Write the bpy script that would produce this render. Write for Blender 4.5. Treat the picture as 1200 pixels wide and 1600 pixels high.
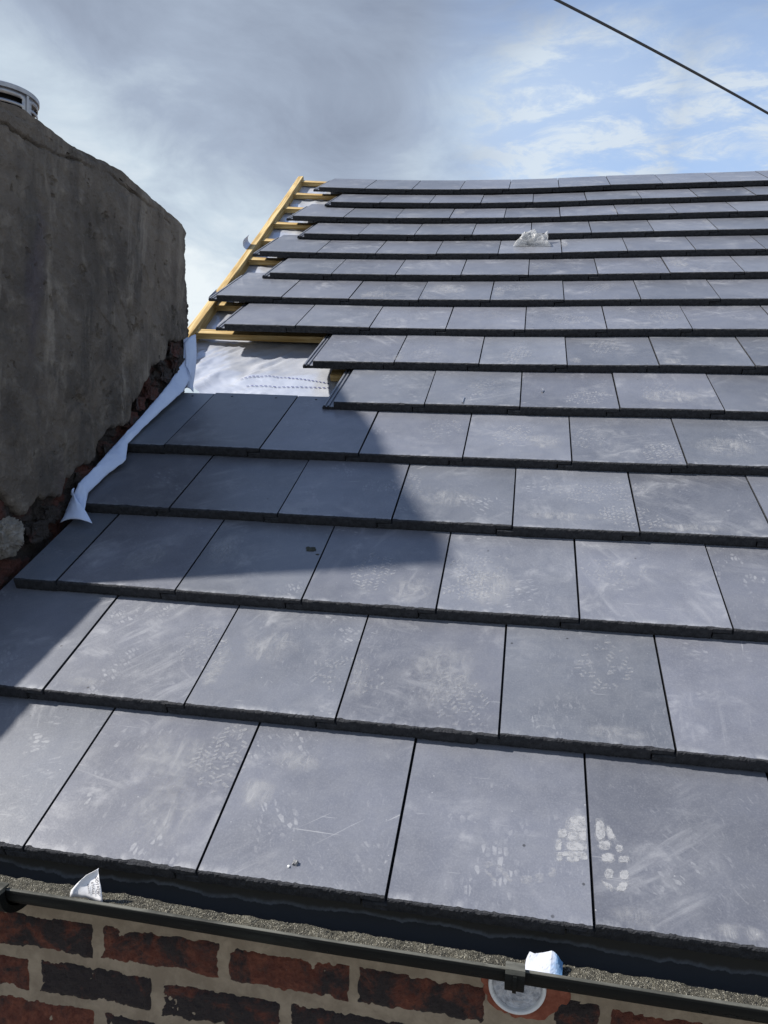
import bpy, bmesh, math, random
from mathutils import Vector, Matrix, noise

for o in list(bpy.data.objects):
    bpy.data.objects.remove(o)
S = bpy.context.scene
C = S.collection
R = math.radians
EZ = 4.9                       # height of the eaves above the ground
PITCH = R(32)

# ------------------------------------------------------------------ camera
cam_d = bpy.data.cameras.new('camera')
cam = bpy.data.objects.new('camera', cam_d)
C.objects.link(cam)
rt, dn, fw = Vector((0.98301, 0.17959, 0.03798)), Vector((0.04883, -0.05638, -0.99721)), Vector((-0.17695, 0.98212, -0.06419))
m = Matrix((rt, -dn, -fw)).transposed().to_4x4()
m.translation = Vector((0.75649, -1.05901, 0.63392 + EZ))
cam.matrix_world = m
cam_d.sensor_fit = 'VERTICAL'
cam_d.sensor_height = 36
cam_d.lens = 1188.79 / 1600 * 36
cam_d.clip_start = 0.02
cam_d.clip_end = 5000
S.camera = cam
S.render.resolution_x, S.render.resolution_y = 768, 1024

# ------------------------------------------------------------------ sun and sky
LDIR = Vector((1.093, 0.205, -1.048)).normalized()      # the way the sunlight travels
sun_d = bpy.data.lights.new('sun', 'SUN')
sun_d.energy = 3.5
sun_d.angle = R(2.0)
sun_d.color = (1.0, 0.95, 0.87)
sun = bpy.data.objects.new('sun', sun_d)
C.objects.link(sun)
sun.rotation_euler = LDIR.to_track_quat('-Z', 'Y').to_euler()
sun.location = (-6, -1, 14)
sd = -LDIR

S.view_settings.view_transform = 'Standard'
S.view_settings.look = 'None'
S.view_settings.exposure = 1.25
S.view_settings.gamma = 1.0

W = bpy.data.worlds.new('World')
S.world = W
W.use_nodes = True
nt = W.node_tree
nt.nodes.clear()


class NG:
    """small helper to write node trees"""
    def __init__(s, nt): s.nt = nt
    def n(s, t, **kw):
        x = s.nt.nodes.new(t)
        for k, v in kw.items():
            if k == 'inp':
                for a, b in v.items():
                    if isinstance(b, bpy.types.NodeSocket): s.nt.links.new(b, x.inputs[a])
                    else: x.inputs[a].default_value = b
            else: setattr(x, k, v)
        return x
    def link(s, a, b): s.nt.links.new(a, b)
    def math(s, op, a, b=None, clamp=False):
        x = s.n('ShaderNodeMath', operation=op, use_clamp=clamp)
        for i, v in enumerate((a, b)):
            if v is None: continue
            if isinstance(v, bpy.types.NodeSocket): s.link(v, x.inputs[i])
            else: x.inputs[i].default_value = v
        return x.outputs[0]
    def mix(s, f, a, b):
        x = s.n('ShaderNodeMix', data_type='RGBA')
        for i, v in ((0, f), (6, a), (7, b)):
            if isinstance(v, bpy.types.NodeSocket): s.link(v, x.inputs[i])
            else: x.inputs[i].default_value = (v if i == 0 else (*v, 1))
        return x.outputs[2]
    def noise(s, vec, scale, detail=6, rough=.55, dist=0.0):
        x = s.n('ShaderNodeTexNoise', inp={'Scale': scale, 'Detail': detail, 'Roughness': rough, 'Distortion': dist})
        if vec is not None: s.link(vec, x.inputs['Vector'])
        return x.outputs[0]
    def ramp(s, f, a, b, lo=0.0, hi=1.0, smooth=True):
        x = s.n('ShaderNodeMapRange', interpolation_type='SMOOTHSTEP' if smooth else 'LINEAR',
                inp={'Value': f, 'From Min': a, 'From Max': b, 'To Min': lo, 'To Max': hi})
        return x.outputs[0]
    def mapv(s, vec, scale=(1, 1, 1), rot=(0, 0, 0), loc=(0, 0, 0)):
        x = s.n('ShaderNodeMapping', inp={'Vector': vec, 'Scale': scale, 'Rotation': rot, 'Location': loc})
        return x.outputs[0]


g = NG(nt)
tc = g.n('ShaderNodeTexCoord').outputs['Generated']
sky = g.n('ShaderNodeTexSky', sky_type='NISHITA', sun_disc=False)
sky.sun_elevation = math.asin(sd.z)
sky.sun_rotation = math.atan2(sd.x, sd.y) % (2 * math.pi)
sky.altitude = 100
sky.air_density = 1.0
sky.dust_density = 0.6
sky.ozone_density = 1.5
sep = g.n('ShaderNodeSeparateXYZ', inp={0: tc})
den = g.math('ADD', g.math('ABSOLUTE', sep.outputs[2]), 0.22)
flat = g.n('ShaderNodeCombineXYZ', inp={0: g.math('DIVIDE', sep.outputs[0], den), 1: g.math('DIVIDE', sep.outputs[1], den), 2: g.math('MULTIPLY', sep.outputs[2], 1.2)}).outputs[0]


def blob(d, inner, outer):
    """1 near direction d, falling to 0; angles in degrees"""
    v = g.n('ShaderNodeVectorMath', operation='DOT_PRODUCT', inp={0: tc, 1: Vector(d).normalized()})
    return g.ramp(v.outputs['Value'], math.cos(R(outer)), math.cos(R(inner)))


big = g.noise(flat, 1.1, 7, .55, .3)
mid = g.noise(flat, 3.2, 8, .6, .5)
fine = g.noise(g.mapv(flat, (1.0, 1.6, 1), (0, 0, .5)), 6.5, 10, .66, .35)
up = sep.outputs[2]
# cloud brightness
lowbright = g.ramp(up, .40, .18)
dark = g.math('MULTIPLY', blob((-.20, .87, .45), 5, 19), 1.0)
bright2 = blob((-.06, .925, .355), 2, 10)
dark2 = blob((-.45, .72, .53), 4, 22)
bright = blob((-.49, .82, .31), 3, 15)
bsum = g.math('ADD', g.math('MULTIPLY', lowbright, .36), g.math('MULTIPLY', g.math('SUBTRACT', mid, .5), .85))
bsum = g.math('ADD', bsum, g.math('MULTIPLY', g.math('SUBTRACT', big, .5), .7))
bsum = g.math('ADD', bsum, g.math('MULTIPLY', bright, .26))
bsum = g.math('SUBTRACT', bsum, g.math('MULTIPLY', dark, .13))
bsum = g.math('SUBTRACT', bsum, g.math('MULTIPLY', dark2, .06))
bsum = g.math('ADD', bsum, g.math('MULTIPLY', bright2, .22))
bsum = g.math('ADD', bsum, .345, clamp=True)
cr = g.n('ShaderNodeValToRGB', inp={0: bsum})
el = cr.color_ramp.elements
el[0].position = 0.05; el[0].color = (.265, .315, .415, 1)
el[1].position = 0.95; el[1].color = (.86, .93, .97, 1)
e = el.new(.40); e.color = (.40, .475, .60, 1)
e = el.new(.66); e.color = (.60, .70, .80, 1)
# blue opening with wisps
hole = blob((.16, .90, .42), 1, 19)
wisp = g.ramp(fine, .40, .74)
wband = blob((.05, .92, .375), 2.5, 9)
wband2 = blob((.23, .90, .36), 2, 8)
cover = g.math('SUBTRACT', 1.0, g.math('MULTIPLY', hole, .66))
cover = g.math('SUBTRACT', cover, g.math('MULTIPLY', g.ramp(g.math('ADD', up, g.math('MULTIPLY', g.math('SUBTRACT', big, .5), .5)), .53, .78), .85), clamp=True)
cover = g.math('ADD', cover, g.math('MULTIPLY', g.math('MULTIPLY', wisp, g.math('MAXIMUM', wband, wband2)), .95))
cover = g.math('ADD', cover, g.math('MULTIPLY', g.math('MULTIPLY', wisp, hole), .30))
cover = g.math('ADD', cover, g.math('MULTIPLY', g.math('MULTIPLY', g.math('SUBTRACT', big, .5), hole), .6), clamp=True)
cloudcol = g.n('ShaderNodeVectorMath', operation='SCALE', inp={0: g.mix(g.math('MULTIPLY', g.math('MAXIMUM', wband, wband2), .8), cr.outputs[0], (.74, .84, .95)), 'Scale': 4.15}).outputs[0]
skycol = g.n('ShaderNodeVectorMath', operation='MULTIPLY', inp={0: sky.outputs[0], 1: (.92, .95, 1.0)}).outputs[0]
bg = g.n('ShaderNodeBackground', inp={'Color': g.mix(cover, skycol, cloudcol), 'Strength': 0.1})
out = g.n('ShaderNodeOutputWorld')
g.link(bg.outputs[0], out.inputs[0])

# ------------------------------------------------------------------ helpers
rnd = random.Random(11)


def rp(u, v, z=0.0):
    """point of the roof frame (along eaves, up the slope, out of the roof) in world space"""
    c, s = math.cos(PITCH), math.sin(PITCH)
    return Vector((u, v * c - z * s, v * s + z * c + EZ))


def sag(u, v):
    u = min(u, 1.15 + .25 * math.tanh(max(0, u - 1.15)))
    return (-.00183 + .00197 * u + .00505 * v - .00799 * u * v + .00205 * u * u - .00387 * v * v + .0049 * u * u * v + .00086 * v ** 3)


def mesh_obj(name, verts, faces, mats, parent=None, mi=None, smooth=False):
    me = bpy.data.meshes.new(name)
    me.from_pydata([tuple(v) for v in verts], [], faces)
    for mm in (mats if isinstance(mats, (list, tuple)) else [mats]): me.materials.append(mm)
    if mi: me.polygons.foreach_set('material_index', mi)
    if smooth: me.polygons.foreach_set('use_smooth', [True] * len(me.polygons))
    me.update()
    o = bpy.data.objects.new(name, me)
    C.objects.link(o)
    if parent: o.parent = parent
    return o


def tag(o, label=None, cat=None, group=None, kind=None):
    if label: o['label'] = label
    if cat: o['category'] = cat
    if group: o['group'] = group
    if kind: o['kind'] = kind
    return o


def empty(name, loc=(0, 0, 0), rot=(0, 0, 0)):
    o = bpy.data.objects.new(name, None)
    o.location = loc; o.rotation_euler = rot
    o.empty_display_size = .05
    C.objects.link(o)
    return o


def fix_normals(o):
    bm = bmesh.new(); bm.from_mesh(o.data)
    bmesh.ops.recalc_face_normals(bm, faces=bm.faces)
    bm.to_mesh(o.data); bm.free()
    return o


def grid(nu, nv, f):
    vs = [f(i / nu, j / nv) for j in range(nv + 1) for i in range(nu + 1)]
    fs = [(j * (nu + 1) + i, j * (nu + 1) + i + 1, (j + 1) * (nu + 1) + i + 1, (j + 1) * (nu + 1) + i) for j in range(nv) for i in range(nu)]
    return vs, fs


def solidify(o, t, off=-1):
    md = o.modifiers.new('thickness', 'SOLIDIFY'); md.thickness = t; md.offset = off
    return o


def box(vs, fs, x0, x1, y0, y1, z0, z1):
    b = len(vs)
    vs += [Vector(p) for p in ((x0, y0, z0), (x1, y0, z0), (x1, y1, z0), (x0, y1, z0), (x0, y0, z1), (x1, y0, z1), (x1, y1, z1), (x0, y1, z1))]
    fs += [tuple(b + i for i in f) for f in ((0, 3, 2, 1), (4, 5, 6, 7), (0, 1, 5, 4), (1, 2, 6, 5), (2, 3, 7, 6), (3, 0, 4, 7))]


def fr(p, oct=5, h=.6):
    return noise.fractal(Vector(p), h, 2.1, oct)


def new_mat(name):
    mt = bpy.data.materials.new(name)
    mt.use_nodes = True
    t = mt.node_tree
    t.nodes.clear()
    G = NG(t)
    b = G.n('ShaderNodeBsdfPrincipled')
    o = G.n('ShaderNodeOutputMaterial')
    G.link(b.outputs[0], o.inputs[0])
    return mt, G, b, o


def setc(G, b, name, v):
    if isinstance(v, bpy.types.NodeSocket): G.link(v, b.inputs[name])
    else: b.inputs[name].default_value = (*v, 1) if isinstance(v, tuple) and len(v) == 3 else v


def bump(G, b, h, dist, strength=1.0):
    x = G.n('ShaderNodeBump', inp={'Height': h, 'Distance': dist, 'Strength': strength})
    G.link(x.outputs[0], b.inputs['Normal'])


# ------------------------------------------------------------------ materials
def tile_material(face_dust=1.0, name='tile_top', tint=(.108, .115, .138)):
    mt, G, b, o = new_mat(name)
    t = G.n('ShaderNodeTexCoord').outputs['Object']
    rndv = G.n('ShaderNodeObjectInfo').outputs['Random']
    sh = G.n('ShaderNodeCombineXYZ', inp={0: G.math('MULTIPLY', rndv, 37.0), 1: G.math('MULTIPLY', rndv, 91.0), 2: G.math('MULTIPLY', rndv, 53.0)}).outputs[0]
    rot = G.n('ShaderNodeVectorRotate', rotation_type='Z_AXIS', inp={'Vector': t, 'Angle': G.math('MULTIPLY', rndv, 41.0)}).outputs[0]
    P = G.n('ShaderNodeVectorMath', operation='ADD', inp={0: t, 1: sh}).outputs[0]
    Q = G.n('ShaderNodeVectorMath', operation='ADD', inp={0: rot, 1: sh}).outputs[0]
    large = G.noise(P, 4.0, 5, .6)
    mott = G.noise(P, 22, 8, .68, .4)
    grain = G.noise(P, 330, 4, .75)
    col = G.mix(G.ramp(large, .3, .7), tuple(c * .84 for c in tint), tuple(c * 1.15 for c in tint))
    col = G.mix(G.ramp(mott, .35, .7, 0, .34), col, (.160, .165, .180))
    col = G.mix(G.ramp(grain, .46, .74, 0, .36), col, (.215, .222, .245))
    col = G.mix(G.ramp(grain, .44, .24, 0, .5), col, (.07, .07, .08))
    hv = G.n('ShaderNodeHueSaturation', inp={'Hue': G.ramp(rndv, 0, 1, .494, .508, False), 'Color': col, 'Value': G.ramp(G.math('FRACT', G.math('MULTIPLY', rndv, 7.77)), 0, 1, .82, 1.18, False)}).outputs[0]
    # wiped dust
    zone = G.ramp(G.noise(Q, 5.5, 3, .5), .44, .64)
    smear = G.ramp(G.noise(G.mapv(Q, (34, 5, 9)), 1.0, 7, .68, .7), .47, .74)
    cloud = G.ramp(G.noise(Q, 13, 8, .7, .6), .46, .78)
    dust = G.math('MULTIPLY', zone, G.math('MAXIMUM', G.math('MULTIPLY', smear, .26), G.math('MULTIPLY', cloud, .42)))
    # fine scratches
    s1 = G.noise(G.mapv(Q, (150, 4.5, 10)), 1.0, 3, .5, .25)
    scr = G.math('MULTIPLY', G.ramp(s1, .70, .745), G.ramp(G.noise(P, 7, 2, .5), .50, .62))
    s2 = G.noise(G.mapv(P, (6, 170, 10), (0, 0, .35)), 1.0, 3, .5, .25)
    scr2 = G.math('MULTIPLY', G.ramp(s2, .70, .745), G.ramp(G.noise(Q, 9, 2, .5), .52, .62))
    dust = G.math('MAXIMUM', dust, G.math('MULTIPLY', G.math('MAXIMUM', scr, scr2), .36))
    # small crisp scuffs
    fl = G.ramp(G.noise(G.mapv(Q, (48, 170, 20)), 1.0, 5, .62, .5), .57, .66)
    flz = G.ramp(G.noise(G.mapv(Q, (1, 1, 1), (0, 0, .9)), 7.5, 4, .6), .50, .62)
    fl2 = G.ramp(G.noise(G.mapv(P, (150, 40, 20), (0, 0, .5)), 1.0, 5, .62, .5), .58, .67)
    flz2 = G.ramp(G.noise(G.mapv(P, (1, 1, 1), (0, 0, 2.9)), 6.5, 4, .6), .52, .64)
    dust = G.math('MAXIMUM', dust, G.math('MULTIPLY', G.math('MAXIMUM', G.math('MULTIPLY', fl, flz), G.math('MULTIPLY', fl2, flz2)), .13))
    # trodden lug marks
    lug = G.n('ShaderNodeTexVoronoi', feature='DISTANCE_TO_EDGE', inp={'Vector': G.mapv(Q, (56, 120, 1)), 'Scale': 1.0, 'Randomness': .75})
    lugc = G.n('ShaderNodeTexVoronoi', inp={'Vector': G.mapv(Q, (56, 120, 1)), 'Scale': 1.0, 'Randomness': .75})
    lugr = G.n('ShaderNodeSeparateColor', inp={0: lugc.outputs['Color']}).outputs[0]
    lm = G.math('MULTIPLY', G.ramp(lug.outputs['Distance'], .10, .20), G.math('MULTIPLY', G.ramp(lugr, .25, .9), G.ramp(G.noise(Q, 8.5, 2, .5), .585, .68)))
    lm = G.math('MULTIPLY', lm, G.ramp(G.noise(P, 90, 4, .7), .25, .6))
    dust = G.math('MAXIMUM', dust, G.math('MULTIPLY', lm, .30))
    # pale powder on the front arris
    sp = G.n('ShaderNodeSeparateXYZ', inp={0: t})
    edge = G.math('MULTIPLY', G.ramp(sp.outputs[1], .020, .0), G.ramp(G.noise(G.mapv(P, (1, .35, 1)), 24, 6, .7), .44, .72))
    dust = G.math('MAXIMUM', dust, G.math('MULTIPLY', edge, .55))
    # specks
    vor = G.n('ShaderNodeTexVoronoi', inp={'Vector': P, 'Scale': 42.0, 'Randomness': 1.0})
    spk = G.math('MULTIPLY', G.ramp(vor.outputs['Distance'], .07, .03), G.ramp(G.noise(P, 9, 2, .5), .5, .56))
    dust = G.math('MULTIPLY', G.math('MAXIMUM', dust, G.math('MULTIPLY', spk, .5)), face_dust)
    col = G.mix(dust, hv, (.39, .395, .41))
    vor2 = G.n('ShaderNodeTexVoronoi', inp={'Vector': Q, 'Scale': 17.0, 'Randomness': 1.0})
    dk = G.math('MULTIPLY', G.ramp(vor2.outputs['Distance'], .055, .03), G.ramp(G.noise(Q, 11, 2, .5), .52, .55))
    col = G.mix(G.math('MULTIPLY', dk, .8), col, (.03, .03, .032))
    setc(G, b, 'Base Color', col)
    setc(G, b, 'Roughness', G.math('ADD', .36, G.math('MULTIPLY', dust, .55)))
    b.inputs['Specular IOR Level'].default_value = .5
    bump(G, b, G.math('ADD', G.math('MULTIPLY', grain, .5), G.math('MULTIPLY', mott, 1.0)), .0006, .55)
    return mt


M = {}
M['tile'] = tile_material()
M['tile_cut'] = tile_material(.5, 'cut_tile_top', (.112, .128, .16))


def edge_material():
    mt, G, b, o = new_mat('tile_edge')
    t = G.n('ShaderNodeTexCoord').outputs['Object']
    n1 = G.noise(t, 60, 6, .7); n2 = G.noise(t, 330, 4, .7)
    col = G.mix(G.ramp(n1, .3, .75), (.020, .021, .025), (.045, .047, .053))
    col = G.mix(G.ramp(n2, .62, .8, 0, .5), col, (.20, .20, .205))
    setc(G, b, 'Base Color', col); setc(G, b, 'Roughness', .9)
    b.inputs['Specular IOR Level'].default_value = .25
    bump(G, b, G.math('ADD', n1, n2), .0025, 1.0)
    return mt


M['edge'] = edge_material()


def dust_material(name, streak, amount, lo, hi, scale=1.0):
    """chalky dust lying on a tile, worn through in places"""
    mt, G, b, o = new_mat(name)
    tcn = G.n('ShaderNodeTexCoord')
    t = tcn.outputs['Object']
    wpos = G.n('ShaderNodeNewGeometry').outputs['Position']
    n1 = G.noise(wpos, 190 * scale, 5, .7)
    a = G.ramp(n1, lo, hi)
    if streak:
        uv = G.n('ShaderNodeSeparateXYZ', inp={0: G.n('ShaderNodeUVMap').outputs[0]})
        dx = G.math('SUBTRACT', uv.outputs[0], .5); dy = G.math('SUBTRACT', uv.outputs[1], .5)
        rr = G.math('ADD', G.math('MULTIPLY', dx, dx), G.math('MULTIPLY', dy, dy))
        wob = G.noise(wpos, 17, 5, .65, .6)
        fall = G.ramp(G.math('ADD', rr, G.math('MULTIPLY', G.math('SUBTRACT', wob, .5), .34)), .22, .015)
        st = G.noise(G.mapv(wpos, (55, 11, 11), (0, 0, .45)), 1.0, 7, .7, .9)
        cl = G.noise(wpos, 34, 8, .72, .5)
        a = G.math('MULTIPLY', fall, G.math('MAXIMUM', G.ramp(st, .40, .75), G.math('MULTIPLY', G.ramp(cl, .40, .72), .8)))
    a = G.math('MULTIPLY', a, amount)
    setc(G, b, 'Base Color', (.39, .395, .41)); setc(G, b, 'Roughness', .95)
    b.inputs['Specular IOR Level'].default_value = .1
    tr = G.n('ShaderNodeBsdfTransparent')
    mx = G.n('ShaderNodeMixShader', inp={0: a, 1: tr.outputs[0], 2: b.outputs[0]})
    G.link(mx.outputs[0], o.inputs[0])
    return mt


M['print'] = dust_material('boot_dust', False, .60, .24, .62, .5)
M['print_mid'] = dust_material('boot_dust_worn', False, .36, .26, .66, .6)
M['print_faint'] = dust_material('boot_dust_faint', False, .30, .32, .66)
M['smear'] = dust_material('dust_smear', True, .52, 0, 1)


def render_material(name, base=(.195, .168, .140), dark=(.108, .094, .082), light=(.34, .30, .25)):
    mt, G, b, o = new_mat(name)
    t = G.n('ShaderNodeNewGeometry').outputs['Position']
    n1 = G.noise(t, 3.2, 6, .62, .4); n2 = G.noise(t, 14, 8, .68, .4); n3 = G.noise(t, 170, 5, .7)
    st = G.noise(G.mapv(t, (9, 9, 1.3)), 1.0, 6, .65, .3)
    col = G.mix(G.ramp(n1, .32, .68), dark, base)
    col = G.mix(G.ramp(n2, .48, .8, 0, .7), col, light)
    col = G.mix(G.ramp(st, .46, .66, 0, .7), col, (.072, .066, .062))
    wsh = G.noise(G.mapv(t, (6, 6, 1.6), (0, 0, 0), (5.3, 2.2, .4)), 1.0, 7, .68, .5)
    col = G.mix(G.ramp(wsh, .50, .64, 0, .8), col, light)
    tr_ = G.noise(G.mapv(t, (2.6, 2.6, 2.0), (0, .5, 0), (1.1, 7.2, 2.4)), 1.0, 5, .55, 1.2)
    col = G.mix(G.ramp(tr_, .54, .57, 0, .30), col, (.24, .20, .16))
    col = G.mix(G.ramp(tr_, .44, .41, 0, .35), col, (.085, .076, .07))
    pu = G.ramp(G.noise(G.mapv(t, (4, 4, 1.1), (0, 0, 0), (3.1, 1.7, 0)), 1.0, 3, .5), .60, .72, 0, .5)
    col = G.mix(pu, col, (.095, .08, .115))
    vor = G.n('ShaderNodeTexVoronoi', feature='DISTANCE_TO_EDGE', inp={'Scale': 2.6})
    w = G.n('ShaderNodeVectorMath', operation='ADD', inp={0: t, 1: G.n('ShaderNodeVectorMath', operation='SCALE', inp={0: G.n('ShaderNodeTexNoise', inp={'Vector': t, 'Scale': 7.0, 'Detail': 6.0}).outputs['Color'], 'Scale': .35}).outputs[0]}).outputs[0]
    G.link(w, vor.inputs['Vector'])
    crack = G.math('MULTIPLY', G.ramp(vor.outputs['Distance'], .012, .003), G.ramp(G.noise(t, 4.3, 2, .5), .58, .64))
    col = G.mix(G.math('MULTIPLY', crack, 0.0), col, (.03, .028, .027))
    spk = G.ramp(G.noise(t, 95, 3, .6), .70, .76, 0, .45)
    col = G.mix(spk, col, (.40, .385, .36))
    setc(G, b, 'Base Color', col); setc(G, b, 'Roughness', .93)
    b.inputs['Specular IOR Level'].default_value = .2
    h = G.math('ADD', G.math('MULTIPLY', n3, .75), G.math('ADD', G.math('MULTIPLY', n2, 1.5), G.math('MULTIPLY', crack, 0.0)))
    bump(G, b, h, .007, .9)
    return mt


M['render'] = render_material('cement_render')
M['render_light'] = render_material('pale_mortar', (.30, .28, .25), (.20, .19, .17), (.40, .375, .34))


def rubble_material():
    mt, G, b, o = new_mat('broken_masonry')
    t = G.n('ShaderNodeNewGeometry').outputs['Position']
    n1 = G.noise(t, 11, 4, .6, .5); n2 = G.noise(t, 38, 6, .7); n3 = G.noise(t, 140, 5, .7)
    col = G.mix(G.ramp(n1, .47, .62), (.042, .036, .034), (.095, .036, .028))
    col = G.mix(G.ramp(n2, .5, .75, 0, .7), col, (.05, .045, .046))
    col = G.mix(G.ramp(n3, .6, .8, 0, .35), col, (.15, .13, .115))
    setc(G, b, 'Base Color', col); setc(G, b, 'Roughness', .95)
    bump(G, b, G.math('ADD', n2, G.math('MULTIPLY', n3, .5)), .012, 1.0)
    return mt


M['rubble'] = rubble_material()


def brick_material():
    mt, G, b, o = new_mat('old_red_brick')
    t = G.n('ShaderNodeNewGeometry')
    p = t.outputs['Position']; isl = t.outputs['Random Per Island']
    n1 = G.noise(p, 16, 6, .65, .6); n2 = G.noise(p, 55, 7, .7, .3); n3 = G.noise(p, 260, 4, .7)
    n4 = G.noise(p, 120, 5, .7)
    red = G.mix(G.ramp(G.math('ADD', G.math('MULTIPLY', n2, .6), G.math('MULTIPLY', n4, .4)), .38, .66), (.125, .034, .020), (.27, .085, .045))
    soot = G.math('ADD', n1, G.ramp(isl, 0, 1, -.10, .16, False))
    col = G.mix(G.ramp(G.math('ADD', soot, G.math('MULTIPLY', G.math('SUBTRACT', n4, .5), .35)), .40, .62), red, (.036, .026, .025))
    col = G.mix(G.ramp(n2, .60, .75, 0, .7), col, (.033, .026, .026))
    col = G.mix(G.ramp(n3, .68, .8, 0, .4), col, (.33, .26, .21))
    setc(G, b, 'Base Color', col); setc(G, b, 'Roughness', .92)
    bump(G, b, G.math('ADD', n2, G.math('ADD', G.math('MULTIPLY', n4, .7), G.math('MULTIPLY', n3, .4))), .010, 1.0)
    return mt


M['brick'] = brick_material()


def simple(name, base, rough=.6, spec=.5, vary=None, scale=40, bmp=0.0, metal=0.0, pos=True):
    mt, G, b, o = new_mat(name)
    t = G.n('ShaderNodeNewGeometry').outputs['Position']
    n1 = G.noise(t, scale, 6, .65, .3)
    setc(G, b, 'Base Color', G.mix(G.ramp(n1, .35, .7), base, vary or tuple(min(1, c * 1.25) for c in base)))
    setc(G, b, 'Roughness', rough); setc(G, b, 'Metallic', metal)
    b.inputs['Specular IOR Level'].default_value = spec
    if bmp: bump(G, b, G.math('ADD', n1, G.math('MULTIPLY', G.noise(t, scale * 7, 4, .7), .4)), bmp, .8)
    return mt


M['mortar'] = simple('lime_mortar', (.25, .197, .14), .95, .15, (.355, .285, .205), 30, .003)
M['red_patch'] = simple('red_mortar', (.20, .062, .038), .9, .2, (.33, .12, .075), 35, .002)
M['black_upvc'] = simple('black_gutter_plastic', (.018, .021, .022), .42, .5, (.035, .04, .04), 25)
M['zinc'] = simple('galvanised_metal', (.34, .34, .355), .42, .5, (.46, .46, .47), 26, .0004, .85)
M['void'] = simple('soot_and_hole_shade', (.012, .012, .013), .9, .2)
M['cable'] = simple('cable_sheath', (.055, .055, .06), .6, .4)
M['mud'] = simple('dried_mud', (.035, .036, .028), .9, .2, (.06, .06, .045), 120, .002)
M['steel'] = simple('bright_nail', (.55, .55, .57), .35, .5, (.7, .7, .7), 90, 0, 1.0)
M['white_plastic'] = simple('white_pipe_plastic', (.66, .66, .66), .4, .5, (.76, .76, .75), 30)
M['crumb'] = simple('grey_crumb', (.16, .16, .165), .95, .2, (.3, .3, .3), 200, .001)


def wood_material():
    mt, G, b, o = new_mat('treated_softwood')
    t = G.n('ShaderNodeTexCoord').outputs['Object']
    gr = G.noise(G.mapv(t, (3, 70, 70)), 1.0, 6, .6, .8)
    rg = G.noise(G.mapv(t, (1.2, 22, 22)), 1.0, 3, .5, 1.2)
    col = G.mix(G.ramp(gr, .38, .64), (.29, .185, .06), (.52, .395, .19))
    col = G.mix(G.ramp(rg, .55, .7, 0, .45), col, (.30, .18, .055))
    kn = G.n('ShaderNodeTexVoronoi', inp={'Vector': G.mapv(t, (4.5, 12, 12)), 'Scale': 1.0})
    col = G.mix(G.ramp(kn.outputs['Distance'], .16, .06, 0, .85), col, (.12, .055, .02))
    col = G.mix(G.ramp(G.noise(t, 30, 5, .7), .58, .75, 0, .45), col, (.22, .17, .10))
    setc(G, b, 'Base Color', col); setc(G, b, 'Roughness', .7)
    b.inputs['Specular IOR Level'].default_value = .3
    bump(G, b, gr, .001, .6)
    return mt


M['wood'] = wood_material()
M['wood_dark'] = simple('weathered_timber', (.045, .03, .02), .85, .2, (.08, .055, .036), 60, .002)


def membrane_material():
    mt, G, b, o = new_mat('roof_membrane')
    t = G.n('ShaderNodeNewGeometry').outputs['Position']
    n1 = G.noise(t, 9, 6, .6, .5); n2 = G.noise(t, 150, 4, .6)
    col = G.mix(G.ramp(n1, .35, .7), (.42, .445, .51), (.54, .56, .61))
    setc(G, b, 'Base Color', col); setc(G, b, 'Roughness', .30)
    b.inputs['Metallic'].default_value = .35
    b.inputs['Specular IOR Level'].default_value = .6
    bump(G, b, G.math('ADD', n1, G.math('MULTIPLY', n2, .12)), .002, .5)
    return mt


M['membrane'] = membrane_material()
M['strip'] = simple('pale_blue_fabric', (.50, .59, .79), .6, .4, (.58, .67, .85), 12, .002)
M['ink'] = simple('blue_print', (.025, .03, .14), .7, .3)


def gutter_inner():
    mt, G, b, o = new_mat('stained_gutter_plastic')
    t = G.n('ShaderNodeNewGeometry').outputs['Position']
    sp = G.n('ShaderNodeSeparateXYZ', inp={0: t})
    w = G.noise(G.mapv(t, (9, 3, 3)), 1.0, 7, .62, .3)
    lvl = G.math('ADD', G.math('SUBTRACT', sp.outputs[2], EZ - .052), G.math('MULTIPLY', G.math('SUBTRACT', w, .5), -.034))
    line = G.math('MULTIPLY', G.ramp(lvl, -.0016, .0), G.ramp(lvl, .006, .0005))
    n2 = G.noise(t, 30, 6, .7)
    col = G.mix(G.ramp(lvl, -.002, .004), (.021, .023, .026), (.036, .034, .030))
    col = G.mix(G.math('MULTIPLY', line, G.ramp(n2, .3, .7, .35, .95)), col, (.11, .12, .135))
    col = G.mix(G.ramp(n2, .58, .8, 0, .4), col, (.036, .034, .03))
    setc(G, b, 'Base Color', col); setc(G, b, 'Roughness', .6)
    b.inputs['Specular IOR Level'].default_value = .25
    return mt


M['gutter_in'] = gutter_inner()


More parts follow.
